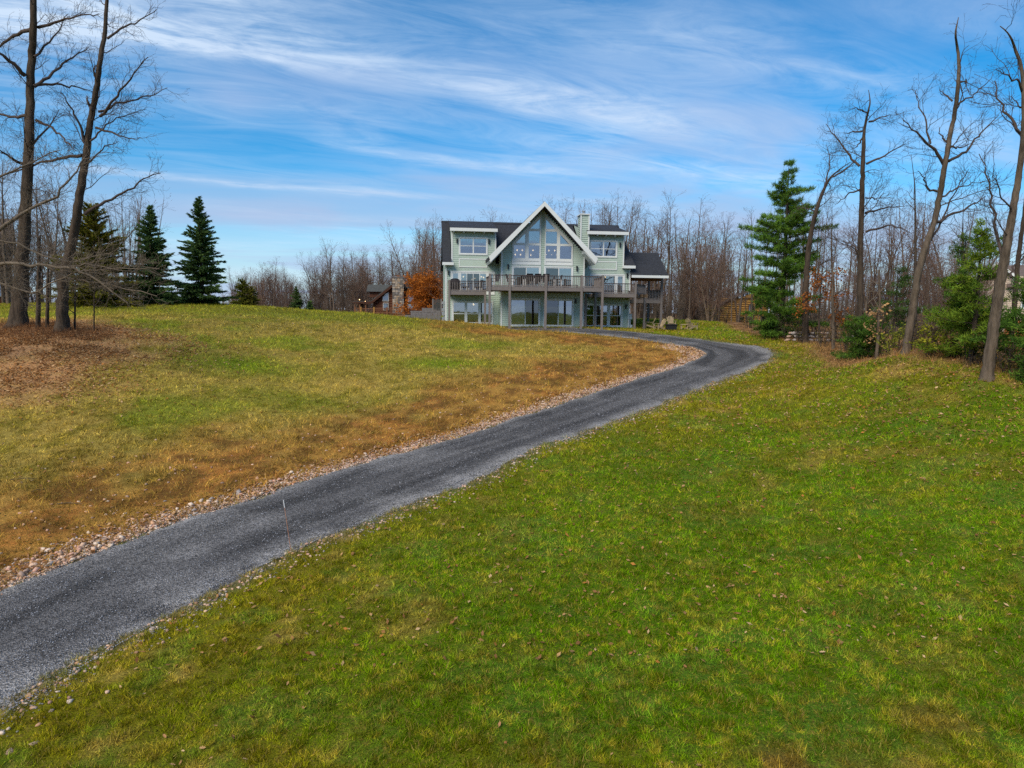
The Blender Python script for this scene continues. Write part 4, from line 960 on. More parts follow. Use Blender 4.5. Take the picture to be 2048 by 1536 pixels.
# beige house behind the young pines
BB = P(1990, 655, 58); BS = 58 / FPX
bg_ = empty('beige_house', (BB[0], BB[1], BB[2] - .5), math.radians(-33)); tag(bg_, 'beige clapboard house with brown roof showing behind the young pines', 'house')
def bx(u): return (u - 1990) * BS
def bz(v): return (655 - v) * BS + .5
mb = MB(); siding(mb, lambda z: (bx(1957), bx(2120)) if z < bz(574) else (max(bx(1957), bx(1985) - (bz(531) - z) / .85), bx(2120) if z < bz(556) else min(bx(2120), bx(1985) + (bz(531) - z) / .85)), 0, -1, bz(532), [], .16); mb.build('front_wall', M['beige'], bg_)
MB().box(bx(1957), bx(2120), .02, 8, -1, bz(572)).build('core_wall', M['beige'], bg_)
MB().prism([(bx(1957), bz(573)), (bx(2013), bz(573)), (bx(2013), bz(556)), (bx(1985), bz(532)), (bx(1957), bz(556))], .03, 4).build('gable_wall', M['beige'], bg_)
mb = MB()
mb.prism([(bx(1985), bz(527)), (bx(1950), bz(527) - .85 * (bx(1985) - bx(1950))), (bx(1950), bz(531) - .85 * (bx(1985) - bx(1950))), (bx(1985), bz(531))][::-1], -.5, 8)
mb.prism([(bx(1985), bz(527)), (bx(2016), bz(527) - .85 * (bx(2016) - bx(1985))), (bx(2016), bz(531) - .85 * (bx(2016) - bx(1985))), (bx(1985), bz(531))], -.5, 8)
mb.prismx([(-.4, bz(572)), (4.2, bz(527)), (4.2, bz(531)), (-.4, bz(576))], bx(2003), bx(2130)); rb = mb.build('roof', M['brownroof'], bg_)
mb = MB(); mb.prism([(bx(1985), bz(526.5)), (bx(1950), bz(526.5) - .85 * (bx(1985) - bx(1950))), (bx(1950), bz(532) - .85 * (bx(1985) - bx(1950))), (bx(1985), bz(532))][::-1], -.58, -.5); mb.build('rake_board', M['trim'], rb)
mb = MB(); mb.prism([(bx(1985), bz(526.5)), (bx(2016), bz(526.5) - .85 * (bx(2016) - bx(1985))), (bx(2016), bz(532) - .85 * (bx(2016) - bx(1985))), (bx(1985), bz(532))], -.58, -.5); mb.build('rake_board', M['trim'], rb)
mb = MB(); mb.prismx([(-2.4, bz(618)), (-.05, bz(604)), (-.05, bz(607)), (-2.4, bz(621))], bx(1915), bx(1985)); mb.build('lean_to_roof', M['brownroof'], bg_)
MB().box(bx(1918), bx(1982), -2.2, -.02, -1, bz(621)).build('lean_to_wall', M['beige'], bg_)
small_window(bg_, [(bx(2030), bz(615)), (bx(2048), bz(615)), (bx(2048), bz(592)), (bx(2030), bz(592))], 0, M['trim'])
fp = P(2034, 665, 50); e = empty('deck_fence', (fp[0], fp[1], g1(fp[0], fp[1])), math.radians(-33)); tag(e, 'orange-brown board fence beside the beige house', 'fence')
M['cedar'] = mat('orange_cedar', (.36, .13, .04), .8, .2, 4)
for k in range(16): MB().box(-.75 + k * .15, -.75 + k * .15 + .13, 0, .03, 0, 1.05 + .02 * (k % 3)).build('board', M['cedar'], e)
MB().box(-.8, 1.7, .03, .09, .3, .38).build('rail', M['cedar'], e)
# dark brown building at the wood's other end
LB = P(-10, 606, 66); LS = 66 / FPX
lb = empty('brown_house', (LB[0], LB[1], LB[2] - .5), math.radians(33)); tag(lb, 'dark brown house with shingled roof glimpsed behind the big oaks', 'house')
mb = MB(); mb.box(-4, 1.2, 0, 6, -.5, 5.2); mb.build('wall', M['log'], lb)
mb = MB(); mb.prismx([(-.7, 5.5), (3, 8.6), (3, 8.85), (-.7, 5.75)], -4.4, 1.7); mb.prismx([(6.7, 5.5), (3, 8.6), (3, 8.85), (6.7, 5.75)][::-1], -4.4, 1.7); mb.build('roof', M['brownroof'], lb)
small_window(lb, [(-.6, 1.2), (.6, 1.2), (.6, 2.6), (-.6, 2.6)], 0, M['cabintrim'])

# the cabin's own gravel lane, seen edge-on over the rise
px_, py_ = np.meshgrid(np.linspace(-14.2, -9.6, 24), np.linspace(51.5, 66, 40)); shift = (py_ - 51.5) * -.12; px_ = px_ + shift
pf = np.stack([px_.ravel(), py_.ravel(), gz(px_.ravel(), py_.ravel()) + .03], -1); kk = np.arange(24 * 40).reshape(40, 24)
lane = link('gravel_lane', raw_mesh('gravel_lane', pf, np.stack([kk[:-1, :-1], kk[:-1, 1:], kk[1:, 1:], kk[1:, :-1]], -1).reshape(-1, 4), M['road'], colors=np.tile([.16, .16, .17], (len(pf), 1)) * (.8 + .4 * vnoise(pf[:, 0], pf[:, 1], .6, 3))[:, None])); tag(lane, kind='structure')
# ------------------------------------------------------------------ bare trees
def bark(name, c1, c2): return mat(name, c1, .95, .3, 2.6, 1.0, 7, .1, stretch=(3, 3, .5), color2=c2)
M['bark'] = bark('oak_bark', (.080, .061, .046), (.030, .023, .018))
M['bark_pale'] = bark('pale_grey_bark', (.135, .106, .080), (.052, .040, .030))
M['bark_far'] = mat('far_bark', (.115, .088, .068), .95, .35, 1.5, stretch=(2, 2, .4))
M['twig'] = mat('twig_bark', (.065, .048, .041), .95, .25, 2.0)
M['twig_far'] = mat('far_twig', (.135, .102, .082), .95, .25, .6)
M['twig_red'] = mat('reddish_twig', (.155, .100, .075), .95, .25, .6)
M['twig_pale'] = mat('pale_twig', (.135, .108, .080), .95, .25, 2.0)
def unit(v): return v / (np.linalg.norm(v) + 1e-9)
def perp(t, rng):
    a = unit(np.cross(t, rng.normal(size=3))); return a
def walk(rng, p, d, L, n, wander, lift):
    pts = [p]; st = L / n
    for _ in range(n):
        d = unit(d + rng.normal(size=3) * wander + np.array([0, 0, lift])); p = p + d * st; pts.append(p)
    return np.array(pts)
def ramify(rng, path, r, depth, spec, out):
    """spec: list per level of dict(n per metre, len, angle, wander, lift, t0, rmin)"""
    if depth >= len(spec): return
    s = spec[depth]; seg = np.linalg.norm(np.diff(path, axis=0), axis=1); cum = np.r_[0, np.cumsum(seg)]; Ltot = cum[-1]
    n = max(s.get('nmin', 0), int(s['n'] * Ltot * (1 - s['t0']) + rng.random()))
    for i in range(n):
        t = s['t0'] + (1 - s['t0']) * (i + rng.random()) / n; q = t * Ltot; k = min(np.searchsorted(cum, q, 'right') - 1, len(seg) - 1)
        f = (q - cum[k]) / (seg[k] + 1e-9); p = path[k] * (1 - f) + path[k + 1] * f; tan = unit(path[k + 1] - path[k]); rr = r[k] * (1 - f) + r[k + 1] * f
        side = perp(tan, rng)
        if s.get('flat'): side = unit(side * np.array([1, 1, .45]))
        a = math.radians(s['angle'] + rng.normal() * 12); d = unit(tan * math.cos(a) + side * math.sin(a))
        L = s['len'] * (1.0 - s.get('taper', .55) * t) * rng.uniform(.6, 1.25)
        if s.get('rel'): L *= Ltot
        r0 = min(rr * .62, max(s['rmin'], L * s.get('rk', .012)))
        m_ = s.get('seg', 4); pts = walk(rng, p, d, L, m_, s['wander'], s['lift']); rad = np.linspace(r0, max(r0 * .3, s.get('rtip', .003)), m_ + 1)
        out[depth].append((pts, rad)); ramify(rng, pts, rad, depth + 1, spec, out)
def tubes(lst, k):
    return tube_arrays([a for a, b in lst], [b for a, b in lst], k)
def tree_obj(name, label, cat, group, base, trunk, branches, mtr, mtw, sides=(10, 5, 3, 3), leaves=None, lmat=None, ridged=False):
    """trunk and branches in world space; returns the Empty with trunk and crown under it."""
    base = np.array(base, float); e = empty(name, base); tag(e, label, cat, group)
    V, F = tubes(trunk, sides[0])
    if ridged:                                   # furrowed bark: uneven ridges running up the trunk
        k = sides[0]; c0 = np.repeat(trunk[0][0], k, 0); idx = np.arange(len(V)); rr = np.random.default_rng(len(V)); side = rr.normal(size=k)
        amp = .05 * side[idx % k] + .045 * rr.normal(size=len(V)); V = c0 + (V - c0) * (1 + amp)[:, None]
    link('trunk', raw_mesh('trunk', V - base, F, mtr, smooth=True), e)
    Vs, Fs, b = [], [], 0
    for lv, lst in enumerate(branches):
        if not lst: continue
        V, F = tubes(lst, sides[min(lv + 1, len(sides) - 1)]); Vs.append(V - base); Fs.append(F + b); b += len(V)
    if Vs: link('crown', raw_mesh('crown', np.concatenate(Vs), np.concatenate(Fs), mtw, smooth=True), e)
    if leaves is not None: link('leaves', raw_mesh('leaves', leaves[0] - base, leaves[1], lmat, colors=leaves[2]), e)
    return e
def smooth_path(pts, n):
    pts = np.array(pts, float); s = np.r_[0, np.cumsum(np.linalg.norm(np.diff(pts, axis=0), axis=1))]; q = np.linspace(0, s[-1], n)
    out = np.stack([np.interp(q, s, pts[:, i]) for i in range(3)], -1)
    for _ in range(2): out[1:-1] = (out[:-2] + 2 * out[1:-1] + out[2:]) / 4
    return out
def hero(name, label, Y, trunk_px, widths, limbs, seed, mtr='bark', mtw='twig', group=None, auto=None, dens=1.0, twl=1.0, sink=.25, cat='tree'):
    """A surveyed tree: trunk and main limbs follow the sight lines at depth Y, twigs are grown."""
    rng = np.random.default_rng(seed); k = Y / FPX
    pts = np.array([P(u, v, Y + .012 * (trunk_px[0][1] - v) * k * 2 * math.sin(i * 1.7 + seed)) for i, (u, v) in enumerate(trunk_px)])
    base = pts[0].copy(); base[2] = g1(base[0], base[1]); pts[0][2] = min(pts[0][2], base[2]) - sink
    n = max(40, len(pts) * 6); path = smooth_path(pts, n)
    rad = np.interp(np.linspace(0, 1, n), np.linspace(0, 1, len(widths)), np.array(widths) * k / 2)
    path[2:-1] += rng.normal(size=(n - 3, 3)) * rad[2:-1, None] * .08
    rad[:4] *= np.array([1.75, 1.35, 1.15, 1.05])
    out = [[], [], [], []]
    for (px, w0, dy) in limbs:
        m_ = len(px); q = smooth_path([P(u, v, Y + dy * i / (m_ - 1)) for i, (u, v) in enumerate(px)], m_ * 3)
        rr = np.linspace(w0 * k / 2, max(.006, w0 * k / 2 * .22), len(q)); q[1:-1] += rng.normal(size=(len(q) - 2, 3)) * .035
        out[0].append((q, rr))
    spec0 = dict(n=(auto or .9) * dens, len=3.0 * twl, angle=58, wander=.17, lift=.06, t0=.30, rmin=.026, rk=.013, taper=.65, seg=7)
    spec1 = dict(n=3.6 * dens, len=1.35 * twl, angle=46, wander=.22, lift=.06, t0=.10, rmin=.014, rk=.011, taper=.4, seg=5)
    spec2 = dict(n=5.2 * dens, len=.68 * twl, angle=42, wander=.24, lift=.05, t0=.10, rmin=.0095, rk=.010, taper=.3, seg=3, rtip=.005)
    spec3 = dict(n=5.5 * dens, len=.34 * twl, angle=42, wander=.2, lift=.02, t0=.1, rmin=.0075, rk=.010, taper=.3, seg=2, rtip=.004)
    full = [spec0, spec1, spec2, spec3]
    tmp = [[], [], [], []]
    ramify(rng, path, rad, 0, full, tmp)
    for q, rr in list(out[0]): ramify(rng, q, rr, 1, full, tmp)
    for i in range(4): out[i] += tmp[i]
    return tree_obj(name, label, cat, group, base, [(path, rad)], out, M[mtr], M[mtw], (14, 5, 3, 3), ridged=True)

def Z6(*a): return [(x / 2.194, y / 2.194) for x, y in a]
def Z8(*a): return [(1500 + x / 3.657, y / 3.657) for x, y in a]
def Z5(*a): return [(1450 + x / 2.953, 250 + y / 2.953) for x, y in a]
# the two big oaks standing in leaf litter
hero('oak_tree', 'thickest bare oak rising straight from the leaf litter', 35, [(36, 646), (43, 547), (50, 456), (55, 365), (59, 273), (61, 182), (64, 114), (68, 46), (66, -30), (60, -150), (52, -260)], [30, 24, 21, 18, 15, 13, 10, 8, 4],
     [(Z6((110, 330), (60, 280), (0, 235), (-90, 180)), 9, -1.5), (Z6((150, 380), (220, 340), (300, 260), (390, 205)), 7, 1.6), (Z6((140, 130), (60, 150), (0, 195), (-80, 260)), 8, 1.2), (Z6((165, 120), (260, 90), (340, 70), (435, 60)), 6, -1.4),
      (Z6((150, 372), (250, 368), (330, 380), (405, 402)), 6, 2.0), (Z6((158, 528), (230, 560), (280, 610), (335, 662)), 6, -1.6), (Z6((130, 500), (70, 520), (0, 500), (-60, 480)), 7, 1.2), (Z6((110, 720), (50, 700), (-20, 640)), 7, -1.3), (Z6((140, 640), (220, 560), (260, 480)), 5, 1.0), (Z6((150, 250), (230, 170), (300, 60)), 5, 1.3)], 11, auto=.8)
hero('oak_tree', 'bare oak leaning out over the field beside the thickest oak', 34, [(123, 646), (126, 561), (146, 479), (157, 410), (171, 319), (182, 237), (194, 173), (200, 123), (210, 68), (214, 0), (217, -80), (220, -160)], [25, 19, 17, 15, 13, 11, 9, 7, 5, 3],
     [(Z6((470, 170), (540, 120), (620, 95), (690, 40)), 5, .9), (Z6((438, 510), (500, 440), (560, 350), (650, 250)), 6, -1.2), (Z6((430, 490), (540, 450), (640, 430), (735, 385)), 5, 1.2), (Z6((420, 560), (500, 590), (560, 610), (612, 604)), 5, -.9),
      (Z6((370, 940), (450, 890), (540, 850), (620, 790), (705, 760)), 7, 1.0), (Z6((372, 625), (340, 520), (300, 450), (270, 405)), 6, -1.0), (Z6((362, 682), (280, 690), (200, 710), (100, 740), (0, 770)), 7, 1.5), (Z6((400, 480), (385, 430), (380, 420)), 8, 0), (Z6((420, 340), (408, 300), (430, 280)), 5, 0),
      (Z6((395, 620), (470, 540), (560, 500), (640, 480)), 4, 1.4), (Z6((380, 720), (450, 650), (520, 620)), 4, -1.2)], 12, auto=.8)
hero('oak_tree', 'oak outside the clump whose pale low limbs reach across the two big trunks', 28, [(-150, 690), (-140, 560), (-130, 420), (-125, 300), (-120, 150)], [40, 34, 28, 22, 14],
     [(Z6((-290, 1130), (0, 1010), (60, 960), (130, 920), (210, 880), (280, 830), (340, 750), (372, 690)), 11, .8), (Z6((-290, 1180), (0, 1155), (100, 1155), (180, 1165), (280, 1170), (400, 1210), (480, 1270), (560, 1330)), 10, -.8), (Z6((-290, 1120), (0, 1055), (60, 1050), (140, 1100), (260, 1150), (380, 1140), (520, 1090)), 6, .5),
      (Z6((-290, 1260), (0, 1220), (60, 1270), (120, 1290), (220, 1250), (330, 1190), (460, 1180), (700, 1180)), 5, -.6), (Z6((-290, 900), (0, 780), (80, 740), (160, 690), (260, 660)), 7, .9), (Z6((200, 1166), (300, 1220), (420, 1240), (560, 1270), (690, 1300)), 5, -.7), (Z6((280, 1172), (400, 1160), (520, 1180), (640, 1210)), 4, .7)], 13, mtw='twig_pale', auto=.25, dens=1.25)
for i, (u, v0, v1, w, lab) in enumerate([(75, 642, 470, 9, 'slim straight sapling between the two big oaks, next to the thickest'), (93, 641, 500, 7, 'slimmest sapling between the two big oaks'), (148, 640, 545, 4, 'wispy shoot at the foot of the leaning oak'), (186, 632, 560, 3, 'single thin shoot standing in the leaf litter')]):
    hero('sapling', lab, 34.5, [(u, v0), (u + 2, (v0 + v1) / 2), (u + 5, v1)], [w, w * .8, w * .3], [], 20 + i, dens=.9, twl=.45, auto=1.8)
# surveyed trees along the right-hand wood
hero('bare_tree', 'stout pale trunk leaning at the wood corner with a pink dot', 23, [(1975, 757), (1988, 656), (1999, 582), (2012, 501), (2026, 426), (2038, 358), (2046, 290), (2049, 220), (2044, 134), (2028, 90), (2018, 66), (2000, 52)], [23, 20, 19, 17, 15, 12, 10, 8, 7, 5, 1.5],
     [(Z8((2000, 1030), (1950, 920), (1850, 800), (1810, 700), (1790, 590)), 7, .8), (Z8((1995, 680), (1950, 580), (1870, 545), (1800, 510)), 5, -.8), (Z5((1640, 775), (1605, 700), (1600, 610), (1580, 480), (1560, 330), (1500, 170)), 7, 1.2), (Z5((1690, 520), (1640, 430), (1600, 330), (1590, 230)), 4, -.8), (Z8((2000, 830), (1950, 750), (1900, 705)), 4, .6)], 31, mtr='bark_pale', auto=.45, dens=.85)
hero('bare_tree', 'pale trunk leaning outward from the brown grass, tallest of the wood edge', 29, [(1810, 706), (1826, 616), (1836, 545), (1853, 487), (1870, 440), (1880, 385), (1891, 323), (1900, 268), (1907, 240), (1913, 202), (1916, 170), (1918, 131), (1915, 96), (1910, 68), (1912, 57), (1917, 35)], [17, 15, 14, 12, 10.5, 10, 9, 8, 7, 6, 4, 1.2],
     [(Z8((1420, 1205), (1320, 1050), (1240, 1000), (1120, 880)), 7, -1.0), (Z8((1320, 1050), (1270, 850), (1235, 740), (1220, 650)), 4, .8), (Z8((1450, 1180), (1560, 1130), (1650, 1020), (1740, 920), (1820, 840)), 6, 1.2), (Z8((1512, 775), (1590, 720), (1690, 650), (1770, 570)), 4, -.7),
      (Z5((1245, 572), (1320, 545), (1420, 500), (1540, 420)), 7, 1.2), (Z8((1370, 1400), (1300, 1390), (1270, 1300), (1230, 1250)), 5, -.6), (Z8((1395, 1440), (1500, 1380), (1580, 1360), (1720, 1320)), 4, .9), (Z8((1480, 740), (1420, 690), (1385, 655)), 4, .4), (Z8((1535, 605), (1580, 580), (1585, 640)), 4, .1), (Z8((1440, 1040), (1390, 980), (1385, 930)), 4, .2), (Z8((1470, 1070), (1540, 1085), (1590, 1060)), 4, .3), (Z5((1215, 680), (1260, 600), (1370, 380), (1440, 260)), 5, .7)], 32, mtr='bark_pale', auto=.45, dens=.85)
hero('bare_tree', 'tall dark upright tree with spreading top beside the evergreen', 38, [(1718, 694), (1720, 622), (1721, 582), (1721, 487), (1724, 419), (1726, 335), (1728, 284), (1728, 262), (1734, 232), (1738, 219), (1741, 202), (1737, 180)], [14, 12, 11, 10, 9.5, 8.5, 7, 4, 1],
     [(Z8((800, 1215), (700, 1100), (620, 1000), (555, 905)), 5, 1.0), (Z8((850, 1200), (960, 1150), (1060, 1090), (1140, 1050)), 5, -1.0), (Z8((822, 960), (760, 965), (685, 970)), 4, .5), (Z8((870, 890), (970, 850), (1060, 840)), 4, .8), (Z8((865, 830), (790, 790), (720, 795)), 3, -.5), (Z5((830, 520), (930, 490), (1060, 480)), 5, 1.2), (Z5((830, 632), (930, 600), (1000, 590), (1100, 640)), 5, -1.2), (Z5((800, 380), (740, 400), (650, 470)), 4, 1.0), (Z8((830, 1000), (790, 1070), (740, 1090)), 4, .3), (Z5((830, 430), (900, 440), (980, 430)), 3, .6)], 33, auto=.9)
hero('bare_tree', 'dark curved tree rising right behind the evergreen pine', 43, [(1610, 690), (1611, 625), (1612, 561), (1616, 507), (1623, 460), (1633, 419), (1643, 389), (1660, 355), (1680, 338), (1701, 324)], [13, 12, 11, 10, 8, 5, 1],
     [(Z5((575, 410), (610, 300), (620, 200), (600, 120)), 4, .8), (Z5((620, 310), (690, 280), (760, 220), (820, 160)), 4, -.8), (Z5((530, 520), (480, 480), (420, 500)), 3, .5)], 34, auto=1.3)
hero('bare_tree', 'slender dark stem between the two leaning pale trunks', 36, [(1830, 690), (1831, 560), (1831, 467), (1830, 402), (1829, 362), (1822, 308)], [8, 7, 6, 4, 2.5, .6], [], 35, auto=1.4, dens=.8, twl=.8)
hero('bare_tree', 'dark arching stem behind the stout leaning trunk', 27, [(2020, 700), (2030, 600), (2036, 520), (2046, 450), (2058, 350), (2080, 200)], [10, 9, 8, 7, 6, 4], [(Z5((1690, 900), (1700, 830), (1760, 760), (1810, 740)), 5, .4)], 36, auto=.7, dens=.8)
hero('bare_tree', 'straight slender stem beside the stout leaning trunk', 40, [(1924, 690), (1924, 560), (1925, 470), (1927, 405)], [8, 6, 3.5, .6], [], 37, auto=1.4, dens=.8, twl=.7)
for i, (u, v0, pts, lab) in enumerate([(1668, 688, [(1668, 688), (1666, 630), (1665, 590), (1666, 530)], 'pale birch-like sapling in the gap by the low stone wall'), (1738, 698, [(1738, 700), (1735, 650), (1731, 620), (1738, 560)], 'crooked pale sapling beside the dark evergreen bush'), (1755, 695, [(1755, 696), (1757, 650), (1760, 600), (1758, 540)], 'pale sapling holding tan leaves near the leaning trunk')]):
    hero('sapling', lab, 39 - i * 3, pts, [7, 6, 4, 2], [], 40 + i, mtr='bark_pale', mtw='twig_pale', auto=2.2, dens=.8, twl=.5)

# --- forest trees: a few kinds, then every tree its own copy
def forest_kind(seed, h, r0, t0, n0, len0, ang, stems=1, spread=.0, mtw='twig_far'):
    rng = np.random.default_rng(seed); trunk, out = [], [[], [], []]
    for s in range(stems):
        d = unit(np.array([rng.normal() * spread, rng.normal() * spread, 1.0])); p = np.array([rng.normal() * .12 * (stems > 1), rng.normal() * .12 * (stems > 1), -.3])
        hh = h * rng.uniform(.75, 1.0) if stems > 1 else h
        path = walk(rng, p, d, hh, 12, .035 + spread * .1, .02); rad = np.linspace(r0, .025, 13) ** 1.0; rad = r0 * (1 - np.linspace(0, 1, 13) ** 1.15 * .88)
        trunk.append((path, rad))
        sp = [dict(n=n0, len=len0, angle=ang, wander=.13, lift=.10, t0=t0, rmin=.024, rk=.014, taper=.6, seg=5), dict(n=3.6, len=1.05, angle=42, wander=.18, lift=.08, t0=.12, rmin=.017, rk=.010, taper=.4, seg=3), dict(n=5.6, len=.60, angle=40, wander=.16, lift=.06, t0=.12, rmin=.0135, rk=.01, taper=.3, seg=2, rtip=.008)]
        ramify(rng, path, rad, 0, sp, out)
    V, F = tubes(trunk, 6); tm = raw_mesh('trunk', V, F, M['bark_far'], smooth=True)
    Vs, Fs, b = [], [], 0
    for lst in out:
        if lst: V, F = tubes(lst, 3); Vs.append(V); Fs.append(F + b); b += len(V)
    return tm, raw_mesh('crown', np.concatenate(Vs), np.concatenate(Fs), M[mtw], smooth=True), h
KIND = {'slim': [forest_kind(100 + i, 12.0, .13, .22, 2.6, 2.0, 42) for i in range(5)],
        'pole': [forest_kind(120 + i, 11.0, .085, .25, 2.2, 1.25, 44) for i in range(3)],
        'crowned': [forest_kind(140 + i, 11.0, .16, .20, 3.0, 3.0, 48) for i in range(4)],
        'clump': [forest_kind(160 + i, 8.0, .07, .10, 2.6, 1.7, 36, stems=6, spread=.20) for i in range(3)]}
KIND['round'] = [forest_kind(180 + i, 9.0, .10, .08, 3.0, 2.3, 44, stems=4, spread=.22, mtw='twig_red') for i in range(3)]
def plant_tree(kind, i, x, y, h, name, label, group, rz, lean=0):
    tm, cm, h0 = KIND[kind][i % len(KIND[kind])]
    e = empty(name, (x, y, g1(x, y))); e.rotation_euler = (lean * math.sin(rz), lean * math.cos(rz), rz); s = h / h0; e.scale = (s * (.85 + .3 * ((i * 37) % 10) / 10), s, s)
    link('trunk', tm, e); link('crown', cm, e); return tag(e, label, 'tree', group)
fr = random.Random(77)
def grove(n, u0, u1, Y0, Y1, h0, h1, kinds, label, group, name='forest_tree', vtop=None):
    for i in range(n):
        u = u0 + (u1 - u0) * (i + fr.random()) / n; Y = fr.uniform(Y0, Y1); x = (u - 1024) / FPX * Y
        if 1436 < u < 1535 and 54 < Y < 84 and fr.random() < .45: Y = fr.uniform(88, 100); x = (u - 1024) / FPX * Y
        kd = kinds[fr.randrange(len(kinds))]; h = fr.uniform(h0, h1) * (Y / ((Y0 + Y1) / 2)) ** .6
        plant_tree(kd, fr.randrange(50), x, Y, h, name, label, group, fr.uniform(0, 6.28), fr.uniform(-.05, .05))
grove(52, 1262, 1500, 66, 92, 7.0, 13.8, ['slim', 'slim', 'pole', 'crowned', 'round'], 'tall slim bare tree in the wood between the porch and the pine', 'bare trees beyond the porch')
grove(34, 1500, 1720, 58, 88, 6.0, 13.0, ['slim', 'pole', 'slim', 'crowned'], 'slim bare tree in the wood behind the pine and the dark upright tree', 'bare trees behind the pine')
grove(46, 1700, 1960, 48, 80, 5.5, 12.0, ['slim', 'pole', 'round', 'crowned'], 'slim bare tree in the wood behind the leaning pale trunks', 'bare trees behind the leaning trunks')
grove(10, 1960, 2150, 66, 90, 8, 12, ['slim', 'crowned'], 'bare tree behind the beige house', 'bare trees behind the beige house')
grove(12, 1180, 1275, 72, 84, 11.6, 13.4, ['crowned', 'slim'], 'bare treetop rising behind the chimney end of the green house', 'bare trees behind the chimney end')
grove(9, 905, 1050, 74, 86, 10.9, 12.1, ['round', 'round'], 'bare treetop showing just over the dormer roof beside the gable', 'bare trees behind the roof ridge')
grove(3, 1110, 1150, 74, 80, 12.8, 13.4, ['round'], 'rusty treetop showing between the gable and the chimney', 'bare trees between gable and chimney')
grove(9, 832, 905, 98, 120, 13, 16, ['crowned', 'round'], 'bushy bare tree between the cabin and the green house corner', 'bare trees beside the house corner')
grove(20, 722, 835, 126, 160, 10, 14, ['crowned', 'round', 'clump'], 'bare tree standing behind the log cabin', 'bare trees behind the log cabin')
grove(20, 632, 724, 118, 150, 9.0, 13.5, ['round', 'clump', 'crowned', 'round'], 'bare tree in the rounded clump next to the log cabin porch', 'bare clump beside the log cabin')
grove(30, 468, 592, 105, 150, 6.0, 10.0, ['round', 'round', 'slim'], 'bare tree in the low wood between the spruces and the rounded clump', 'low bare trees beyond the crest')
grove(4, 598, 634, 120, 150, 5, 8, ['clump', 'pole'], 'small bare tree standing alone in the gap beyond the crest', 'small trees in the gap')
grove(16, 225, 300, 62, 84, 9.5, 12, ['slim', 'pole'], 'slim bare tree between the olive spruce and the middle spruce', 'bare trees between the spruces')
grove(26, -120, 200, 50, 78, 8, 13, ['slim', 'crowned', 'clump'], 'bare tree in the wood behind the two big oaks', 'bare trees behind the oaks')

# low shrubby growth under the trees, each clump a shrub of its own, and the far wood that closes the gaps
grove(20, 1270, 1432, 60, 95, 2.6, 4.6, ['clump'], 'low bare shrub on the floor of the wood beyond the porch', 'bare shrubs beyond the porch', 'bare_shrub')
grove(40, 1560, 2080, 44, 80, 2.2, 4.4, ['clump'], 'low bare shrub on the floor of the wood along the lawn', 'bare shrubs along the lawn', 'bare_shrub')
grove(14, 470, 720, 100, 130, 2.5, 4.5, ['clump'], 'low bare shrub on the rise beyond the crest', 'bare shrubs beyond the crest', 'bare_shrub')
rng = np.random.default_rng(555); lst, lst2 = [], []
for i in range(1500):
    az = rng.uniform(-.72, .80); Yd = rng.uniform(125, 210)
    if -.305 < az < -.272: continue
    x, y = math.tan(az) * Yd, Yd; hh = rng.uniform(3.0, 8.0) * (.75 if az < .1 else 1.0); z0 = 4.2
    p = walk(rng, np.array([x, y, z0]), np.array([rng.normal() * .1, 0, 1.0]), hh, 3, .05, .03); lst.append((p, np.linspace(.10, .03, 4)))
    for _ in range(6):
        t = rng.uniform(.15, 1); q = p[0] + (p[-1] - p[0]) * t; lst2.append((walk(rng, q, unit(np.array([rng.normal(), rng.normal() * .3, .8])), rng.uniform(.8, 2.0), 2, .2, .05), np.array([.04, .03, .02])))
V, F = tubes(lst + [], 3); V2, F2 = tubes(lst2, 3)
fw = link('distant_wood', raw_mesh('distant_wood', np.concatenate([V, V2]), np.concatenate([F, F2 + len(V)]), M['twig_far'])); tag(fw, 'grey-brown distant wood closing the view behind the nearer trunks', 'wood', kind='stuff')
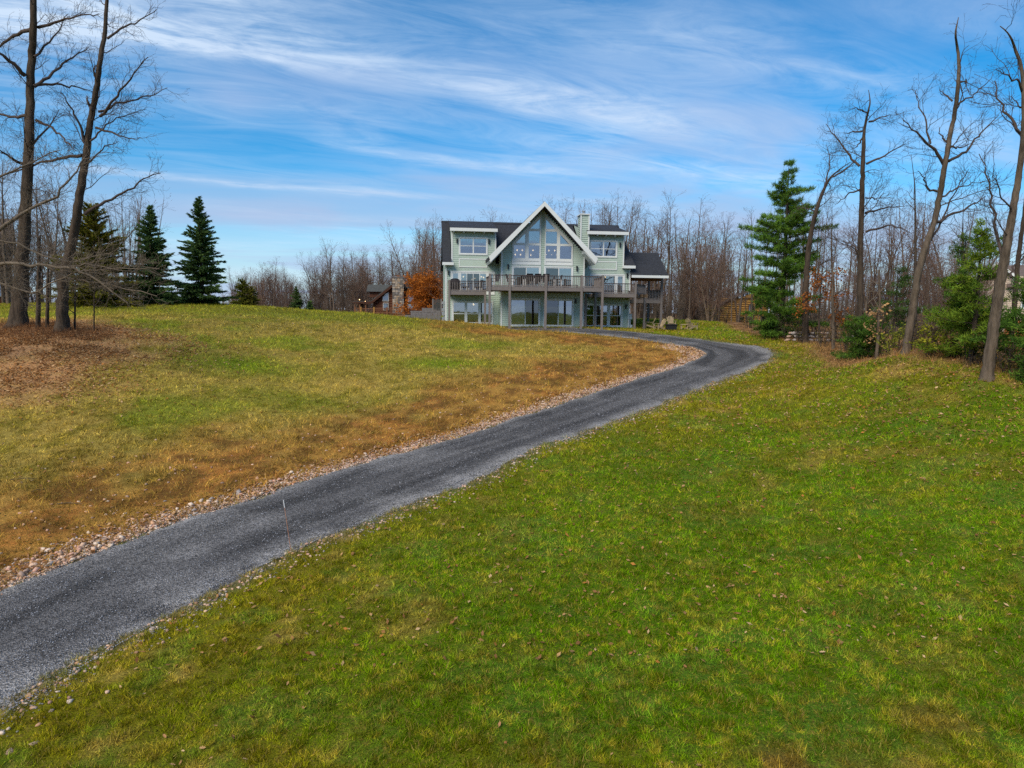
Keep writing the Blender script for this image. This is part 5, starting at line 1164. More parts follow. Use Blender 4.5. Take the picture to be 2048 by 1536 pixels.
# ------------------------------------------------------------------ evergreens and leafy growth
M['needle'] = leaf_mat('needles', .30); M['leaf'] = leaf_mat('dry_leaves', .35)
def tris(P0, D, Nrm, L, Wd):
    """narrow triangles: base point, direction, side vector, length, width -> V,F"""
    S = np.cross(D, Nrm); S /= np.linalg.norm(S, axis=1)[:, None] + 1e-9
    n = len(P0); V = np.empty((n * 3, 3)); V[0::3] = P0 - S * Wd[:, None] / 2; V[1::3] = P0 + S * Wd[:, None] / 2; V[2::3] = P0 + D * L[:, None]
    return V, np.arange(n * 3).reshape(n, 3)
def norm(a): return a / (np.linalg.norm(a, axis=1)[:, None] + 1e-9)
def spruce_mesh(seed, h, R, c1, c2, power=.9, droop=.15, whorl=.19, nb=10, sprig=.30, wid=.085, base=.04, gap=None):
    rng = np.random.default_rng(seed); Ps, Ds, Ls, Cs, limbs = [], [], [], [], []
    z = base * h
    while z < h * .985:
        t = z / h; r = R * (1 - t) ** power * rng.uniform(.8, 1.12) + .05
        if gap is not None: r *= gap(t)
        n = max(4, int(nb * (.5 + .6 * (1 - t))))
        for b in range(n):
            a = rng.uniform(0, 2 * np.pi); L = r * (rng.uniform(.45, 1.05) if rng.random() < .85 else rng.uniform(1.0, 1.3)); el = -droop * (1 - t) + .55 * t ** 2 + rng.normal() * .07
            d = np.array([math.cos(a) * math.cos(el), math.sin(a) * math.cos(el), math.sin(el)]); o = np.array([0, 0, z + rng.normal() * .14])
            m_ = max(3, int(L / .10)); s = np.linspace(.12, 1, m_)
            pts = o + d * (s * L)[:, None] + np.array([0, 0, 1]) * (.10 * L * s ** 2)[:, None]
            limbs.append((np.array([o, pts[m_ // 2], pts[-1]]), np.array([.012 + .012 * L, .010 + .006 * L, .004])))
            side = unit(np.cross(d, [0, 0, 1.0])); shade = rng.uniform(.6, 1.25)
            for sg in (-1, 1, 0):
                k = rng.integers(2, 5, size=m_)
                q = np.repeat(pts, k, axis=0); nn = len(q)
                dd = d * rng.uniform(.5, 1.0, (nn, 1)) + side * sg * rng.uniform(.4, 1.0, (nn, 1)) + np.array([0, 0, 1]) * rng.normal(-.12 if sg else .15, .28, (nn, 1))
                Ps.append(q + rng.normal(size=q.shape) * .03); Ds.append(norm(dd)); Ls.append(sprig * rng.uniform(.55, 1.3, nn) * (1 - .4 * t)); Cs.append(np.tile(c1 + (c2 - c1) * rng.random(), (nn, 1)) * shade * rng.uniform(.7, 1.3, (nn, 1)))
        z += whorl * rng.uniform(.7, 1.3) * (1 - .35 * t)
    P0, D, L, C = np.concatenate(Ps), np.concatenate(Ds), np.concatenate(Ls), np.concatenate(Cs)
    V, F = tris(P0, D, norm(rng.normal(size=P0.shape)), L, wid * rng.uniform(.7, 1.4, len(L)))
    me = raw_mesh('crown', V, F, M['needle'], colors=np.repeat(C, 3, 0))
    tp = np.array([[0, 0, -.3], [0, 0, h * .5], [0, 0, h]]); Vt, Ft = tubes([(tp, np.array([.014 * h + .03, .008 * h + .02, .006]))] , 7)
    Vl, Fl = tubes(limbs, 3)
    return me, raw_mesh('trunk', Vt, Ft, M['bark'], smooth=True), raw_mesh('limbs', Vl, Fl, M['twig'], smooth=True)
def conifer(name, label, u, v, Y, h, meshes, group=None, rz=0, sx=1, cat='tree'):
    x = float(P(u, v, Y)[0]); e = empty(name, (x, Y, g1(x, Y) - .02), rz); tag(e, label, cat, group); e.scale = (sx, sx, 1)
    me, tr, lb_ = meshes; link('trunk', tr, e); link('crown', me, e); tag(link('limbs', lb_, e), kind='stuff'); return e
SPG, SPD = np.array([.115, .185, .050]), np.array([.050, .100, .040])
OLV = np.array([.20, .19, .028]); 
conifer('spruce_tree', 'tall blue-black spruce at the end of the row, next to open sky', 405, 607, 52, 7.9, spruce_mesh(201, 7.9, 2.15, SPD * 1.1, SPG * .9, .85, whorl=.19))
conifer('spruce_tree', 'dark green spruce in the middle of the row of three', 308, 607, 50, 6.9, spruce_mesh(202, 6.9, 2.1, SPG, SPD, .8))
conifer('spruce_tree', 'broad olive-tinged spruce behind the leaning oak', 195, 608, 48, 6.7, spruce_mesh(203, 6.7, 2.7, OLV, OLV * .6, .5))
conifer('juniper_tree', 'small rounded green evergreen at the foot of the tall spruce', 486, 611, 60, 2.3, spruce_mesh(204, 2.3, .75, np.array([.06, .10, .025]), OLV, .35, whorl=.14, sprig=.18))
conifer('juniper_tree', 'small olive shrub beside the rounded evergreen', 503, 612, 60, 1.7, spruce_mesh(205, 1.7, .65, np.array([.11, .11, .03]), OLV, .3, whorl=.14, sprig=.16))
conifer('spruce_tree', 'little dark spruce alone in the gap beyond the crest', 593, 616, 92, 3.2, spruce_mesh(206, 3.2, 1.1, SPD, SPG, .9, whorl=.22))
conifer('spruce_tree', 'tiny dark spruce near the gap beside the rounded clump', 620, 618, 96, 1.6, spruce_mesh(207, 1.6, .8, SPD, SPG, .8, whorl=.2))

def pine_mesh(seed, h, prof, c1, c2, whorl=.5, nb=6, tuft=.26, nt=16, t0=.06, wid=.022, up=.15):
    """white pine: tiers of long level limbs ending in soft tufts"""
    rng = np.random.default_rng(seed); Ps, Ds, Ls, Cs, limbs = [], [], [], [], []
    z = t0 * h
    while z < h * .99:
        t = z / h; R = prof(t)
        for b in range(nb if t < .85 else 4):
            a = rng.uniform(0, 2 * np.pi) if rng.random() < .6 else (seed * 1.3 + z * 2.1 + rng.normal() * .5); L = R * (rng.uniform(.45, 1.0) if rng.random() < .8 else rng.uniform(1.0, 1.45)) + .1; el = up * (t - .2) + .5 * max(0, t - .75) + rng.normal() * .08
            d = np.array([math.cos(a) * math.cos(el), math.sin(a) * math.cos(el), math.sin(el)]); o = np.array([0, 0, z + rng.normal() * .08])
            tip = o + d * L + np.array([0, 0, .10 * L]); limbs.append((np.array([o, (o + tip) / 2 - [0, 0, .04 * L], tip]), np.array([.012 + .012 * L, .010 + .006 * L, .005])))
            m_ = max(3, int(L / .15)); side = unit(np.cross(d, [0, 0, 1.0])); shade = rng.uniform(.55, 1.3)
            for s in np.linspace(.25, 1, m_):
                for _ in range(2):
                    c0 = o + (tip - o) * s + side * rng.normal() * .22 * L * (1.05 - s) + side * rng.normal() * .12 + np.array([0, 0, rng.uniform(-.04, .16)])
                    dd = rng.normal(size=(nt, 3)) * .75 + d * .55 + np.array([0, 0, .45]); Ps.append(np.tile(c0, (nt, 1)) + rng.normal(size=(nt, 3)) * .05); Ds.append(norm(dd)); Ls.append(tuft * rng.uniform(.5, 1.2, nt))
                    Cs.append(np.tile(c1 + (c2 - c1) * rng.random(), (nt, 1)) * shade * rng.uniform(.7, 1.3, (nt, 1)))
        z += whorl * rng.uniform(.7, 1.3)
    P0, D, L, C = np.concatenate(Ps), np.concatenate(Ds), np.concatenate(Ls), np.concatenate(Cs)
    V, F = tris(P0, D, norm(rng.normal(size=P0.shape)), L, wid * rng.uniform(.8, 2.0, len(L)))
    me = raw_mesh('crown', V, F, M['needle'], colors=np.repeat(C, 3, 0))
    tp = np.array([[0, 0, -.3], [.05, 0, h * .5], [0, 0, h]]); Vt, Ft = tubes([(tp, np.array([.016 * h + .03, .009 * h + .02, .008]))], 8); Vl, Fl = tubes(limbs, 3)
    return me, raw_mesh('trunk', Vt, Ft, M['bark'], smooth=True), raw_mesh('limbs', Vl, Fl, M['twig'], smooth=True)
PG, PD = np.array([.125, .225, .028]), np.array([.045, .100, .022])
def pprof(t): return float(np.interp(t, [0, .05, .2, .33, .40, .47, .62, .68, .75, .85, 1], [2.1, 2.5, 2.4, 1.6, 2.2, 1.6, 2.6, 1.3, 1.3, .8, .1]))
conifer('pine_tree', 'tall green white pine at the bend of the drive', 1560, 674, 46, 11.6, pine_mesh(301, 11.6, pprof, PG * 1.3, PD * 1.3, .46, 7, .31, 16, .015, .026))
YG = np.array([.165, .220, .022])
conifer('pine_tree', 'young white pine in front of the beige house, bare lower stem', 1940, 742, 25.5, 4.6, pine_mesh(302, 5.0, lambda t: np.interp(t, [0, .3, .45, .55, .75, 1], [.9, 1.1, .85, .7, .5, .1]), YG, PG, .34, 5, .22, 16, .12))
conifer('pine_tree', 'low bushy young pine with yellowish outer tips', 1925, 725, 26.5, 2.6, pine_mesh(303, 2.6, lambda t: np.interp(t, [0, .5, 1], [1.25, 1.05, .2]), YG * 1.1, PG, .26, 6, .20, 16, .06))
conifer('pine_tree', 'thin young pine rising above the others by the beige house', 1912, 720, 31, 5.4, pine_mesh(304, 5.4, lambda t: np.interp(t, [0, .4, .8, 1], [.3, .75, .55, .1]), PG, PD, .42, 4, .2, 10, .35))
conifer('pine_tree', 'dark young pine behind the stout leaning trunk', 2042, 770, 24, 3.1, pine_mesh(305, 3.1, lambda t: np.interp(t, [0, .5, 1], [1.1, 1.0, .2]), PG, PD, .3, 6, .2, 16, .05))
conifer('pine_tree', 'young pine at the far side of the stout leaning trunk', 2085, 770, 22, 2.6, pine_mesh(306, 2.6, lambda t: np.interp(t, [0, .5, 1], [1.0, .9, .2]), PG, PD, .3, 6, .2, 14, .05))
conifer('pine_bush', 'dark rounded evergreen bush at the foot of the dark upright tree', 1722, 700, 35, 2.1, pine_mesh(307, 2.1, lambda t: np.interp(t, [0, .5, .9, 1], [.95, 1.05, .6, .2]), PG * .8, PD, .26, 7, .2, 16, .05), cat='bush')
conifer('pine_tree', 'thin grey-green young pine between the dark tree and the leaning trunk', 1785, 694, 38, 4.6, pine_mesh(308, 4.6, lambda t: np.interp(t, [0, .4, .7, 1], [.6, 1.2, .8, .1]), np.array([.07, .10, .03]), PD * 1.4, .42, 5, .2, 9, .15))

def leaf_cloud(rng, pts, size, c1, c2):
    n = len(pts); D = norm(rng.normal(size=(n, 3)) * [1, 1, .6]); S = norm(np.cross(D, rng.normal(size=(n, 3)))); L = size * rng.uniform(.6, 1.4, n)
    V = np.empty((n * 4, 3)); V[0::4] = pts; V[1::4] = pts + D * (L * .5)[:, None] + S * (L * .32)[:, None]; V[2::4] = pts + D * L[:, None]; V[3::4] = pts + D * (L * .5)[:, None] - S * (L * .32)[:, None]
    C = c1 + (c2 - c1) * rng.random((n, 1)); C = C * rng.uniform(.65, 1.3, (n, 1))
    return V, np.arange(n * 4).reshape(n, 4), np.repeat(C, 4, 0)
def leafy_tree(name, label, u, v, Y, h, crown, nlimb, size, nleaf, c1, c2, seed, cat='tree', mtw='twig', stems=1, t0=.2, low=.25):
    rng = np.random.default_rng(seed); x = float(P(u, v, Y)[0]); base = np.array([x, Y, g1(x, Y)])
    trunk, out = [], [[], [], []]
    for s in range(stems):
        path = walk(rng, base + [rng.normal() * .1 * (stems > 1), rng.normal() * .1 * (stems > 1), -.15], unit(np.array([rng.normal() * .25 * (stems > 1), rng.normal() * .25 * (stems > 1), 1])), h * .95, 9, .05, .02); rad = np.linspace(.018 * h / stems ** .5 + .01, .01, 10); trunk.append((path, rad))
        ramify(rng, path, rad, 0, [dict(n=nlimb / stems / (h * (1 - t0)), len=crown, angle=66, wander=.14, lift=.02, t0=t0, rmin=.012, rk=.014, taper=.5, seg=5), dict(n=2.6, len=crown * .4, angle=48, wander=.18, lift=.0, t0=.2, rmin=.006, rk=.009, taper=.3, seg=3), dict(n=3.2, len=crown * .2, angle=40, wander=.2, lift=0, t0=.2, rmin=.004, rk=.008, seg=2)], out)
    src = [q for lst in out[1:] for q, r in lst] or [q for q, r in out[0]]
    allp = np.concatenate([q[1:] for q in src]); pick = allp[rng.integers(0, len(allp), nleaf)] + rng.normal(size=(nleaf, 3)) * .10
    return tree_obj(name, label, cat, None, base, trunk, out, M['bark'], M[mtw], (7, 4, 3, 3), leaf_cloud(rng, pick, size, np.array(c1), np.array(c2)), M['leaf'])
leafy_tree('beech_tree', 'spreading tree in copper-orange leaf between the cabin and the house', 848, 628, 84, 4.6, 3.5, 60, .20, 10500, (.50, .175, .03), (.34, .11, .022), 401, low=.1, t0=.10)
leafy_tree('beech_tree', 'young beech holding rust-orange leaf sprays beside the pine', 1640, 688, 41.5, 4.6, 1.9, 20, .13, 1500, (.36, .13, .03), (.22, .085, .03), 402, t0=.35)
leafy_tree('beech_tree', 'small sapling with a few tan dead leaves near the dark evergreen bush', 1752, 697, 33, 2.9, .8, 12, .13, 170, (.52, .34, .17), (.45, .25, .10), 403, t0=.3)
leafy_tree('witch_hazel', 'yellow-green leafy shrub in the brown grass by the leaning trunk', 1860, 712, 27.5, 1.3, .8, 26, .11, 700, (.34, .32, .03), (.20, .22, .03), 404, cat='shrub', stems=5, t0=.15)
leafy_tree('witch_hazel', 'sparse yellow-green shrub left of the pale leaning trunk', 1790, 697, 31, 1.6, .9, 24, .11, 480, (.30, .30, .04), (.16, .18, .03), 405, cat='shrub', stems=5, t0=.15)
leafy_tree('barberry_bush', 'yellow-tipped olive bush against the young pines', 1905, 716, 29, 2.0, 1.0, 26, .12, 900, (.30, .26, .03), (.15, .16, .03), 406, cat='shrub', stems=5, t0=.15)
bs_ = random.Random(5)
for i, (u, v, Y, h) in enumerate([(1640, 692, 40, 1.5), (1690, 694, 38, 1.6), (1600, 684, 43, 1.7), (1670, 690, 43, 2.0), (1770, 696, 34, 1.5), (1580, 676, 46, 1.4), (1500, 664, 56, 1.6), (1450, 662, 60, 1.7), (1540, 666, 52, 1.6), (1420, 660, 62, 1.5), (1835, 704, 30, 1.4), (1880, 716, 28, 1.6), (1945, 740, 25, 1.3), (2010, 764, 23.5, 1.3), (1620, 682, 47, 2.2), (1710, 694, 40, 2.3), (1750, 694, 40, 2.2), (1840, 700, 34, 2.2)]):
    leafy_tree('brush', 'tangled brown brush with scattered dull leaves along the wood edge', u, v, Y, h, .75, 24, .09, 220, (.14, .13, .035), (.17, .10, .045), 430 + i, cat='shrub', mtw='twig', stems=6, t0=.08)['group'] = 'brush along the wood edge'
# ------------------------------------------------------------------ grass, stones, leaves, gravel
GR = np.random.default_rng(900)
M['grass'] = leaf_mat('grass_blades', .25)
def sample_field(n, y0, y1, k, margin=1.12):
    """points on the ground thinning out with distance y^-k, inside a wedge wider than the view"""
    a = 1 - k + 1; uq = GR.random(n); y = (y0 ** a + uq * (y1 ** a - y0 ** a)) ** (1 / a)
    x = GR.uniform(-1, 1, n) * (y * .75 * margin + 1.5); return x, y
def blades(n, y0, y1, k):
    x, y = sample_field(n, y0, y1, k); dl, dr, _ = road_sd(x, y); col, dn, wood = ground_paint(x, y, dl, dr)
    clump = fbm(x, y, .14, 61, 2); bnk = sstep(7.5 - dl, 0, 3) * (dl > 0); clump = clump + .55 * bnk * (fbm(x, y, .75, 64, 3) - .5); keep = GR.random(n) < dn * (.35 * (1 - .8 * bnk) + 1.1 * sstep(clump, .3, .65)); keep &= (np.maximum(dl, dr) > -.12 + 1.1 * (fbm(x, y, .45, 63, 3) - .5))
    x, y, col, clump, bnk = x[keep], y[keep], col[keep], clump[keep], bnk[keep]; col = col * (1 - .6 * bnk[:, None]) + np.array([.27, .165, .045]) * (.6 * bnk[:, None]); n = len(x); z = gz(x, y) - .006
    sc = (y / 10) ** .62; lk = (.038 + .060 * GR.random(n)) * (.6 + .9 * sstep(clump, .35, .7)) * sc ** .55 * (1 + .5 * bnk); w = .0088 * sc * GR.uniform(.7, 1.5, n)
    az = GR.uniform(0, 2 * np.pi, n) + 2.2 * (fbm(x, y, .6, 67, 2) - .5); lean = GR.uniform(.25, 1.25, n)
    D = np.stack([np.cos(az) * np.sin(lean), np.sin(az) * np.sin(lean), np.cos(lean)], -1); P0 = np.stack([x, y, z], -1)
    V, F = tris(P0, D, norm(np.stack([np.sin(az), -np.cos(az), GR.normal(size=n) * .5], -1) * 0 + GR.normal(size=(n, 3))), lk, w)
    tuft = fbm(x, y, .16, 68, 2) + .6 * (fbm(x, y, 1.3, 69, 2) - .5); spk = fbm(x, y, .11, 58, 2); mixa = (.75 * sstep(spk, .50, .70) + .25 * (GR.random(n) < .25))[:, None]; col = col * (1 - mixa) + (np.array([.32, .225, .030]) * .5 + col * .75 * .5 + np.array([.04, .03, .0])) * mixa; lum = GR.uniform(.40, 1.75, (n, 1)) * (.68 + .75 * sstep(tuft, .30, .70))[:, None]; dry = (GR.random(n) < .10)[:, None]
    C = np.where(dry, np.array([.40, .30, .08]) * GR.uniform(.6, 1.2, (n, 1)), col * lum * 1.30)
    return V, F, np.repeat(C, 3, 0)
V1, F1, C1 = blades(1400000, 6.6, 62, 2.15)
gr = link('grass', raw_mesh('grass', V1, F1, M['grass'], colors=C1)); tag(gr, 'short patchy grass blades covering the lawn and field', 'grass', kind='stuff')

RLp = resample(ROAD_L, 2000); RRp = resample(ROAD_R, 2000)
def along(poly, n, y0, y1, k):
    m_ = (poly[:, 1] > y0) & (poly[:, 1] < y1); q = poly[m_]; nrm = np.gradient(q, axis=0); nrm = np.stack([-nrm[:, 1], nrm[:, 0]], -1); nrm /= np.linalg.norm(nrm, axis=1)[:, None]
    w = (1 / q[:, 1]) ** k; i = GR.choice(len(q), n, p=w / w.sum()); return q[i], nrm[i]
# leaf shapes: lobed oak leaf, curled
def oak_leaf(rng, curl):
    out = [(0, 0), (.10, .12), (.22, .16), (.16, .30), (.34, .42), (.20, .52), (.30, .70), (.12, .78), (0, 1.0), (-.12, .78), (-.28, .68), (-.18, .52), (-.34, .40), (-.15, .30), (-.22, .15), (-.10, .12)]
    V = [(x * .8, y - .5, curl * (x * x * 3.0 + (y - .5) ** 2 * .9) + rng.uniform(-.02, .02)) for x, y in out] + [(0, 0, .0)]
    n = len(out); return np.array(V), np.array([(i, (i + 1) % n, n) for i in range(n)])
LV = [oak_leaf(random.Random(i), c_) for i, c_ in enumerate((.5, .9, -.4, 1.2))]
leafcols = np.array([(.42, .25, .12), (.34, .175, .075), (.50, .34, .19), (.26, .125, .05), (.40, .17, .045)])
leaf_mats = [mat('fallen_leaf_%s' % n, tuple(c_), .85, .25, 30) for n, c_ in zip(('tan', 'brown', 'pale', 'russet', 'orange'), leafcols)]
leaf_mesh = [[raw_mesh('fallen_leaf', v, f, mt) for mt in leaf_mats] for v, f in LV]
def leaf_weight(x, y, dl, dr):
    """fallen leaves lie thick under the trees and thin on the open lawn"""
    w = np.where(dr > 0, .05 + .30 * sstep(y, 18, 30) * (x > 4), .03)
    we, ws, _ = seg_dist(x, y, WOOD_EDGE); wd = -we * ws; w = np.maximum(w, sstep(wd, -5.5, 0.5) * (y < 48)); w = np.maximum(w, sstep(wd, -11, -2) * .5 * (y < 45))
    for t in (TREE_A, TREE_B): w = np.maximum(w, sstep(6.5 - np.hypot((x - t[0]) * .8, y - t[1] + 1.6), 0, 3) * 1.0)
    w = np.maximum(w, sstep(4.0 - np.hypot((x + 21.5) * .55, y - 27), 0, 2)); w = np.where((dl < 0.1) & (dr < 0.1), .015, w)
    return w
# single leaves lying on the near lawn
x, y = sample_field(9000, 7.3, 24, 2.3, 1.02); dl, dr, _ = road_sd(x, y)
kp = (GR.random(9000) < leaf_weight(x, y, dl, dr) * 6 * sstep(fbm(x, y, 1.4, 95, 3), .42, .7)) & (np.maximum(dl, dr) > .3); x, y = x[kp][:290], y[kp][:290]; zl = gz(x, y)
for k in range(len(x)):
    i = GR.integers(0, 4); o = link('fallen_leaf', leaf_mesh[i][int(GR.choice(5, p=[.34, .2, .28, .12, .06]))], None, (x[k], y[k], zl[k] + .035))
    s = GR.uniform(.05, .11); o.scale = (s, s, s); o.rotation_euler = (GR.normal() * .35, GR.normal() * .35, GR.uniform(0, 6.28))
    tag(o, 'dry fallen oak leaf lying on the lawn', 'leaf', 'oak leaves on the lawn')
n = 110000; x, y = sample_field(n, 10, 60, 1.6); dl, dr, _ = road_sd(x, y); kp = GR.random(n) < leaf_weight(x, y, dl, dr) * 1.0; x, y = x[kp], y[kp]
ax = np.concatenate([GR.normal(TREE_A[0] + 2, 3.6, 9000), GR.normal(TREE_B[0] + 1, 3.2, 9000), GR.normal(-21.5, 3.2, 7000)]); ay = np.concatenate([GR.normal(TREE_A[1] - 2, 1.9, 9000), GR.normal(TREE_B[1] - 1.8, 1.7, 9000), GR.normal(27, 1.7, 7000)])
kp = fbm(ax, ay, 1.2, 97, 3) > .40; rq, rn = along(RLp, 2600, 10.5, 42, .9); ro = rq + rn * (GR.random((2600, 1)) * 1.1); x, y = np.concatenate([x, ax[kp], ro[:, 0]]), np.concatenate([y, ay[kp], ro[:, 1]]); n = len(x)
pts = np.stack([x, y, gz(x, y) + .02 + .03 * GR.random(n)], -1); D = norm(np.stack([GR.normal(size=n), GR.normal(size=n), GR.normal(size=n) * .3], -1)); S = norm(np.cross(D, np.stack([GR.normal(size=n) * .35, GR.normal(size=n) * .35, np.ones(n)], -1))); L = GR.uniform(.07, .14, n) * (y / 20) ** .25
V = np.empty((n * 4, 3)); V[0::4] = pts - D * (L / 2)[:, None]; V[1::4] = pts + S * (L * .3)[:, None] + [0, 0, .012]; V[2::4] = pts + D * (L / 2)[:, None] + [0, 0, .02]; V[3::4] = pts - S * (L * .3)[:, None] + [0, 0, .012]
lc = leafcols[GR.choice(5, n, p=[.26, .30, .14, .22, .08])] * GR.uniform(.7, 1.4, (n, 1))
lo = link('leaf_litter', raw_mesh('leaf_litter', V, np.arange(n * 4).reshape(n, 4), M['leaf'], colors=np.repeat(lc, 4, 0))); tag(lo, 'brown leaf litter drifted under the oaks and along the wood edge', 'leaf litter', kind='stuff')

# stones
def stone_mesh(seed, mt):
    rng = np.random.default_rng(seed); ph = (1 + 5 ** .5) / 2
    V = norm(np.array([(-1, ph, 0), (1, ph, 0), (-1, -ph, 0), (1, -ph, 0), (0, -1, ph), (0, 1, ph), (0, -1, -ph), (0, 1, -ph), (ph, 0, -1), (ph, 0, 1), (-ph, 0, -1), (-ph, 0, 1)], float))
    F = np.array([(0, 11, 5), (0, 5, 1), (0, 1, 7), (0, 7, 10), (0, 10, 11), (1, 5, 9), (5, 11, 4), (11, 10, 2), (10, 7, 6), (7, 1, 8), (3, 9, 4), (3, 4, 2), (3, 2, 6), (3, 6, 8), (3, 8, 9), (4, 9, 5), (2, 4, 11), (6, 2, 10), (8, 6, 7), (9, 8, 1)])
    V = V * rng.uniform(.6, 1.2, (12, 1)) * np.array([1, rng.uniform(.6, .9), rng.uniform(.4, .65)]); return V, F
STONES = [stone_mesh(i, None) for i in range(7)]
stone_cols = np.array([(.58, .40, .29), (.54, .32, .24), (.66, .53, .43), (.36, .25, .19), (.54, .32, .19), (.33, .29, .27)])
stone_mats = [mat('bank_stone_%s' % n, tuple(c_), .9, .25, 14, .3, 30) for n, c_ in zip(('buff', 'pink', 'pale', 'brown', 'rust', 'grey'), stone_cols)]
stone_me = [[raw_mesh('stone', v, f, mt) for mt in stone_mats] for v, f in STONES]
def strip_w(y): return .55 + .75 * np.exp(-((y - 41) / 2.5) ** 2) * 1.3 + .25 * np.exp(-((y - 13) / 3) ** 2)
q, nr = along(RLp, 290, 10.5, 19, 1.5); off = GR.beta(1.3, 1.9, 290) * (strip_w(q[:, 1]) + .35) - .02
sxy = q + nr * off[:, None]; szz = gz(sxy[:, 0], sxy[:, 1])
for j in range(290):
    x, y = sxy[j]; s = GR.uniform(.035, .085) if GR.random() < .88 else GR.uniform(.08, .12)
    o = link('stone', stone_me[j % 7][int(GR.choice(6, p=[.26, .2, .22, .12, .14, .06]))], None, (x, y, szz[j] + s * .22)); o.scale = (s * GR.uniform(.8, 1.2), s, s); o.rotation_euler = (GR.normal() * .25, GR.normal() * .25, GR.uniform(0, 6.28))
    tag(o, 'buff or pinkish stone in the drain strip edging the driveway below the bank', 'stone', 'stones edging the driveway bank')
sp_ = [(337, 1219, .17, 'big pale flat stone at the lawn edge of the gravel'), (140, 1405, .15, 'white stone among the rubble at the low corner of the drive'), (215, 1388, .14, 'buff slab among the rubble at the low corner of the drive'), (60, 1398, .14, 'russet stone among the rubble at the low corner of the drive'), (20, 1505, .16, 'brown stone half sunk in the lawn below the drive'), (70, 1495, .15, 'purplish stone half sunk in the lawn below the drive'), (1715, 1281, .055, 'small pale stone alone on the open lawn'), (92, 938, .11, 'pale boulder alone on the bare bank'), (250, 1028, .13, 'white stone at the foot of the bare bank'), (330, 1003, .12, 'grey stone at the foot of the bare bank'), (448, 1166, .10, 'pointed pink stone standing at the gravel edge')]
for u, v, s, lab in sp_:
    tq = np.arange(6, 40, .08); pq = EYE + ray(u, v) * tq[:, None]; pz = pq[np.argmax(pq[:, 2] < gz(pq[:, 0], pq[:, 1]))]
    o = link('stone', stone_me[sp_.index((u, v, s, lab)) % 7][0 if 'buff' in lab else 1 if 'p' in lab[:6] and 'pink' in lab else 4 if 'russet' in lab else 3 if 'brown' in lab or 'purpl' in lab else 5 if 'grey' in lab else 2], None, (pz[0], pz[1], g1(pz[0], pz[1]) + s * .06)); o.scale = (s * .5, s * .45, s * .32); o.rotation_euler[2] = u % 6
    tag(o, lab, 'stone')
def joined_stones(pos, size, cols):
    n = len(pos); Vs, Fs, Cs = [], [], []; kid = GR.integers(0, 7, n)
    for k in range(7):
        idx = np.where(kid == k)[0]; v, f = STONES[k]; a = GR.uniform(0, 6.28, len(idx)); ca, sa = np.cos(a), np.sin(a)
        sc = size[idx][:, None]; vx = v[None, :, 0] * ca[:, None] - v[None, :, 1] * sa[:, None]; vy = v[None, :, 0] * sa[:, None] + v[None, :, 1] * ca[:, None]
        W_ = np.stack([vx * sc, vy * sc, np.broadcast_to(v[None, :, 2], vx.shape) * sc], -1) + pos[idx][:, None, :]
        b = sum(len(t) for t in Vs); Vs.append(W_.reshape(-1, 3)); Fs.append((f[None] + (np.arange(len(idx)) * 12)[:, None, None]).reshape(-1, 3) + b); Cs.append(np.repeat(cols[idx], 12, 0))
    return np.concatenate(Vs), np.concatenate(Fs), np.concatenate(Cs)
M['stonemix'] = mat('mixed_stone', (1, 1, 1), .9, .2, 20, .2, 40, attr=True)
A = []
q, nr = along(RLp, 14000, 10.5, 42.5, .8); off = GR.beta(1.1, 1.7, 14000) * (strip_w(q[:, 1]) * 1.35) - .06; A.append((q + nr * off[:, None] + GR.normal(size=(14000, 2)) * .08, GR.uniform(.014, .045, 14000) * (q[:, 1] / 18) ** .35, [.24, .22, .24, .10, .16, .04]))
q, nr = along(RRp, 1100, 8.5, 36, 1.0); off = -GR.beta(1.1, 2.6, 1100) * 1.0; A.append((q + nr * off[:, None], GR.uniform(.018, .055, 1100), [.26, .12, .26, .1, .08, .18]))
q, nr = along(RRp, 5200, 8.5, 40, 1.2); off = .25 - GR.beta(1.0, 2.4, 5200) * 1.15; sp2 = fbm(q[:, 0], q[:, 1], .8, 98, 3) > .36; GREY = (q + nr * off[:, None])[sp2]
x, y = sample_field(5000, 13, 34, 1.4); dl, dr, _ = road_sd(x, y); kp = (dl > .5) & (dl < 8) & (GR.random(5000) < .8 * np.exp(-dl / 3.2)); A.append((np.stack([x, y], -1)[kp], GR.uniform(.02, .07, kp.sum()), [.2, .2, .08, .16, .34, .02]))
xy = np.concatenate([a[0] for a in A]); sz = np.concatenate([a[1] for a in A]); cc = np.concatenate([stone_cols[GR.choice(6, len(a[0]), p=a[2])] for a in A]) * GR.uniform(.5, 1.1, (len(xy), 1))
V, F, C = joined_stones(np.c_[xy, gz(xy[:, 0], xy[:, 1]) + sz * .12], sz, cc)
so = link('rubble', raw_mesh('rubble', V, F, M['stonemix'], colors=C)); tag(so, 'small buff and pink stones strewn along the driveway edges and bank', 'rubble', kind='stuff')
# loose gravel on the drive
q, nr = along((RLp + RRp) / 2, 26000, 8.5, 34, 1.7); t = np.clip(GR.normal(0, .29, 26000) + .5, .01, .99); hw = 1.72
xy = q + nr * ((.5 - t) * 2 * hw)[:, None]; sz = GR.uniform(.007, .019, 26000) * (q[:, 1] / 12) ** .4
edge_boost = sstep(np.abs(t - .5), .30, .5); kp = GR.random(26000) < .35 + .65 * edge_boost; xy, sz = xy[kp], sz[kp]
cc = np.array([(.19, .20, .225)]) * GR.uniform(.45, 1.9, (len(xy), 1)); zb = tz(xy[:, 0], xy[:, 1]) + .022
xy = np.concatenate([xy, GREY]); sz = np.concatenate([sz, GR.uniform(.009, .024, len(GREY))]); cc = np.concatenate([cc, np.array([(.20, .195, .192)]) * GR.uniform(.5, 1.4, (len(GREY), 1))]); zb = np.concatenate([zb, gz(GREY[:, 0], GREY[:, 1]) + .012])
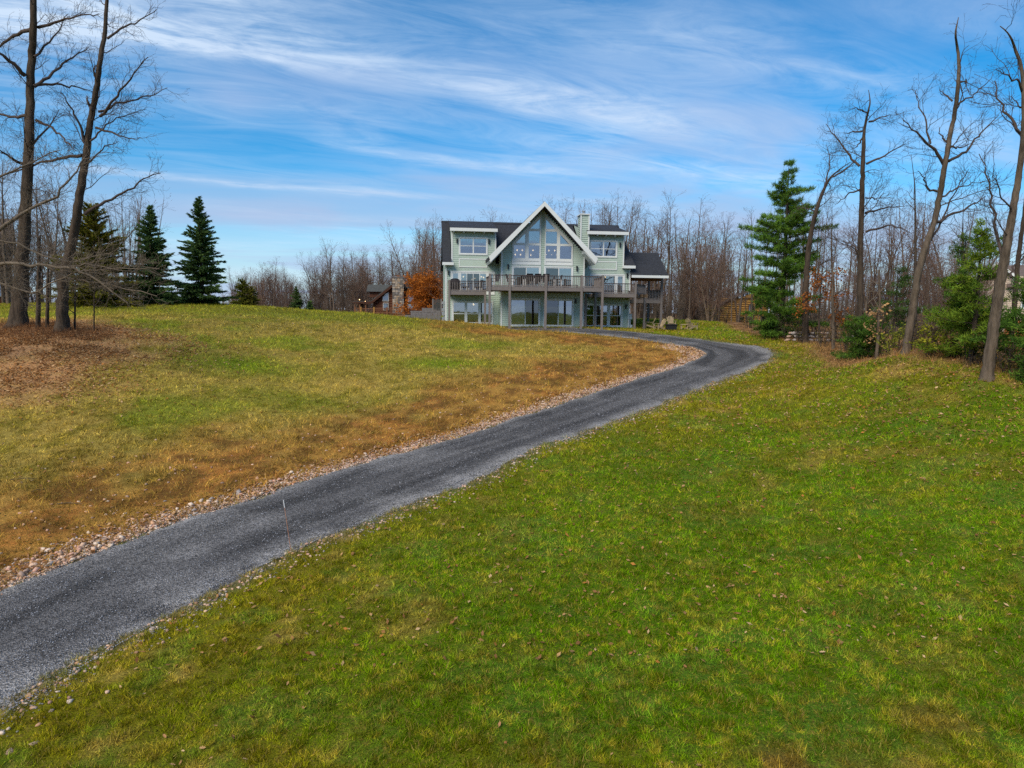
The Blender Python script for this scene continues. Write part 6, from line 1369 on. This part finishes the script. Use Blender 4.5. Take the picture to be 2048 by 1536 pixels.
V, F, C = joined_stones(np.c_[xy, zb], sz, cc)
go = link('gravel', raw_mesh('gravel', V, F, M['stonemix'], colors=C)); tag(go, 'loose blue-grey gravel scattered over the driveway', 'gravel', kind='stuff')
# tall dead grass fringe at the wood edge and weeds under the oaks
n = 15000; wl = resample(WOOD_EDGE, 3000); wl = wl[(wl[:, 1] > 19) & (wl[:, 1] < 56)]; i = GR.integers(0, len(wl), n); xy = wl[i] + GR.normal(size=(n, 2)) * [.75, .5] + [.45, 0]
pk = fbm(xy[:, 0], xy[:, 1], 1.2, 91, 2); kp = GR.random(n) < sstep(pk, .3, .6) * np.clip(1.5 - xy[:, 1] / 40, .15, 1); xy = xy[kp]
t_ = np.concatenate([np.tile(TREE_A[:2], (2500, 1)), np.tile(TREE_B[:2], (3500, 1))]) + GR.normal(size=(6000, 2)) * [1.3, .8] + [.3, -.5]; xy = np.concatenate([xy, t_]); n = len(xy)
az = GR.uniform(0, 6.28, n); ln = GR.uniform(.1, .7, n); D = np.stack([np.cos(az) * np.sin(ln), np.sin(az) * np.sin(ln), np.cos(ln)], -1)
V, F = tris(np.c_[xy, gz(xy[:, 0], xy[:, 1]) - .02], D, norm(GR.normal(size=(n, 3))), GR.uniform(.12, .42, n), GR.uniform(.010, .020, n))
cc = np.array([(.36, .20, .075)]) * GR.uniform(.5, 1.3, (n, 1)) + np.array([(.06, .05, .03)]) * GR.random((n, 1))
cc[-6000:] = np.array([(.20, .105, .055)]) * GR.uniform(.5, 1.3, (6000, 1))
tg = link('dead_grass', raw_mesh('dead_grass', V, F, M['grass'], colors=np.repeat(cc, 3, 0))); tag(tg, 'tall rust-brown dead grass fringing the wood and the oak trunks', 'dead grass', kind='stuff')
# low rubble wall in the wood edge
e = empty('stone_wall', at_g(1632, 688, 43.5)); tag(e, 'low tumbled grey stone wall half hidden in the brush beside the pine', 'wall', kind='thing')
for k in range(34):
    xx = -1.7 + 3.9 * (k % 12) / 11 + GR.normal() * .06; zz = .10 + .22 * (k // 12); s = GR.uniform(.16, .24)
    o = link('stone', stone_me[k % 7][5 if k % 3 else 3], e, (xx, GR.normal() * .08, zz)); o.scale = (s * 1.2, s, s); o.rotation_euler = (0, 0, GR.uniform(0, 6.28))
# sticks on the bank and on the drive
for u, v, L_, a, lab in ((50, 962, .7, .3, 'pale dead stick lying on the bare bank'), (78, 985, .35, 1.2, 'short forked pale stick on the bare bank'), (140, 1022, .6, .1, 'thin straw-coloured stick low on the bare bank')):
    x, y, z = at_g(u, v, 18.2 if v < 975 else 17.4 if v < 1000 else 16.6)
    MB_ = MB().tube([(-L_ / 2, 0, .03), (-.05, .03, .05), (L_ / 2, -.02, .03)], [.012, .011, .006], 6); o = MB_.build('stick', M['bark_pale'], None, (x, y, z)); o.rotation_euler[2] = a; tag(o, lab, 'stick')
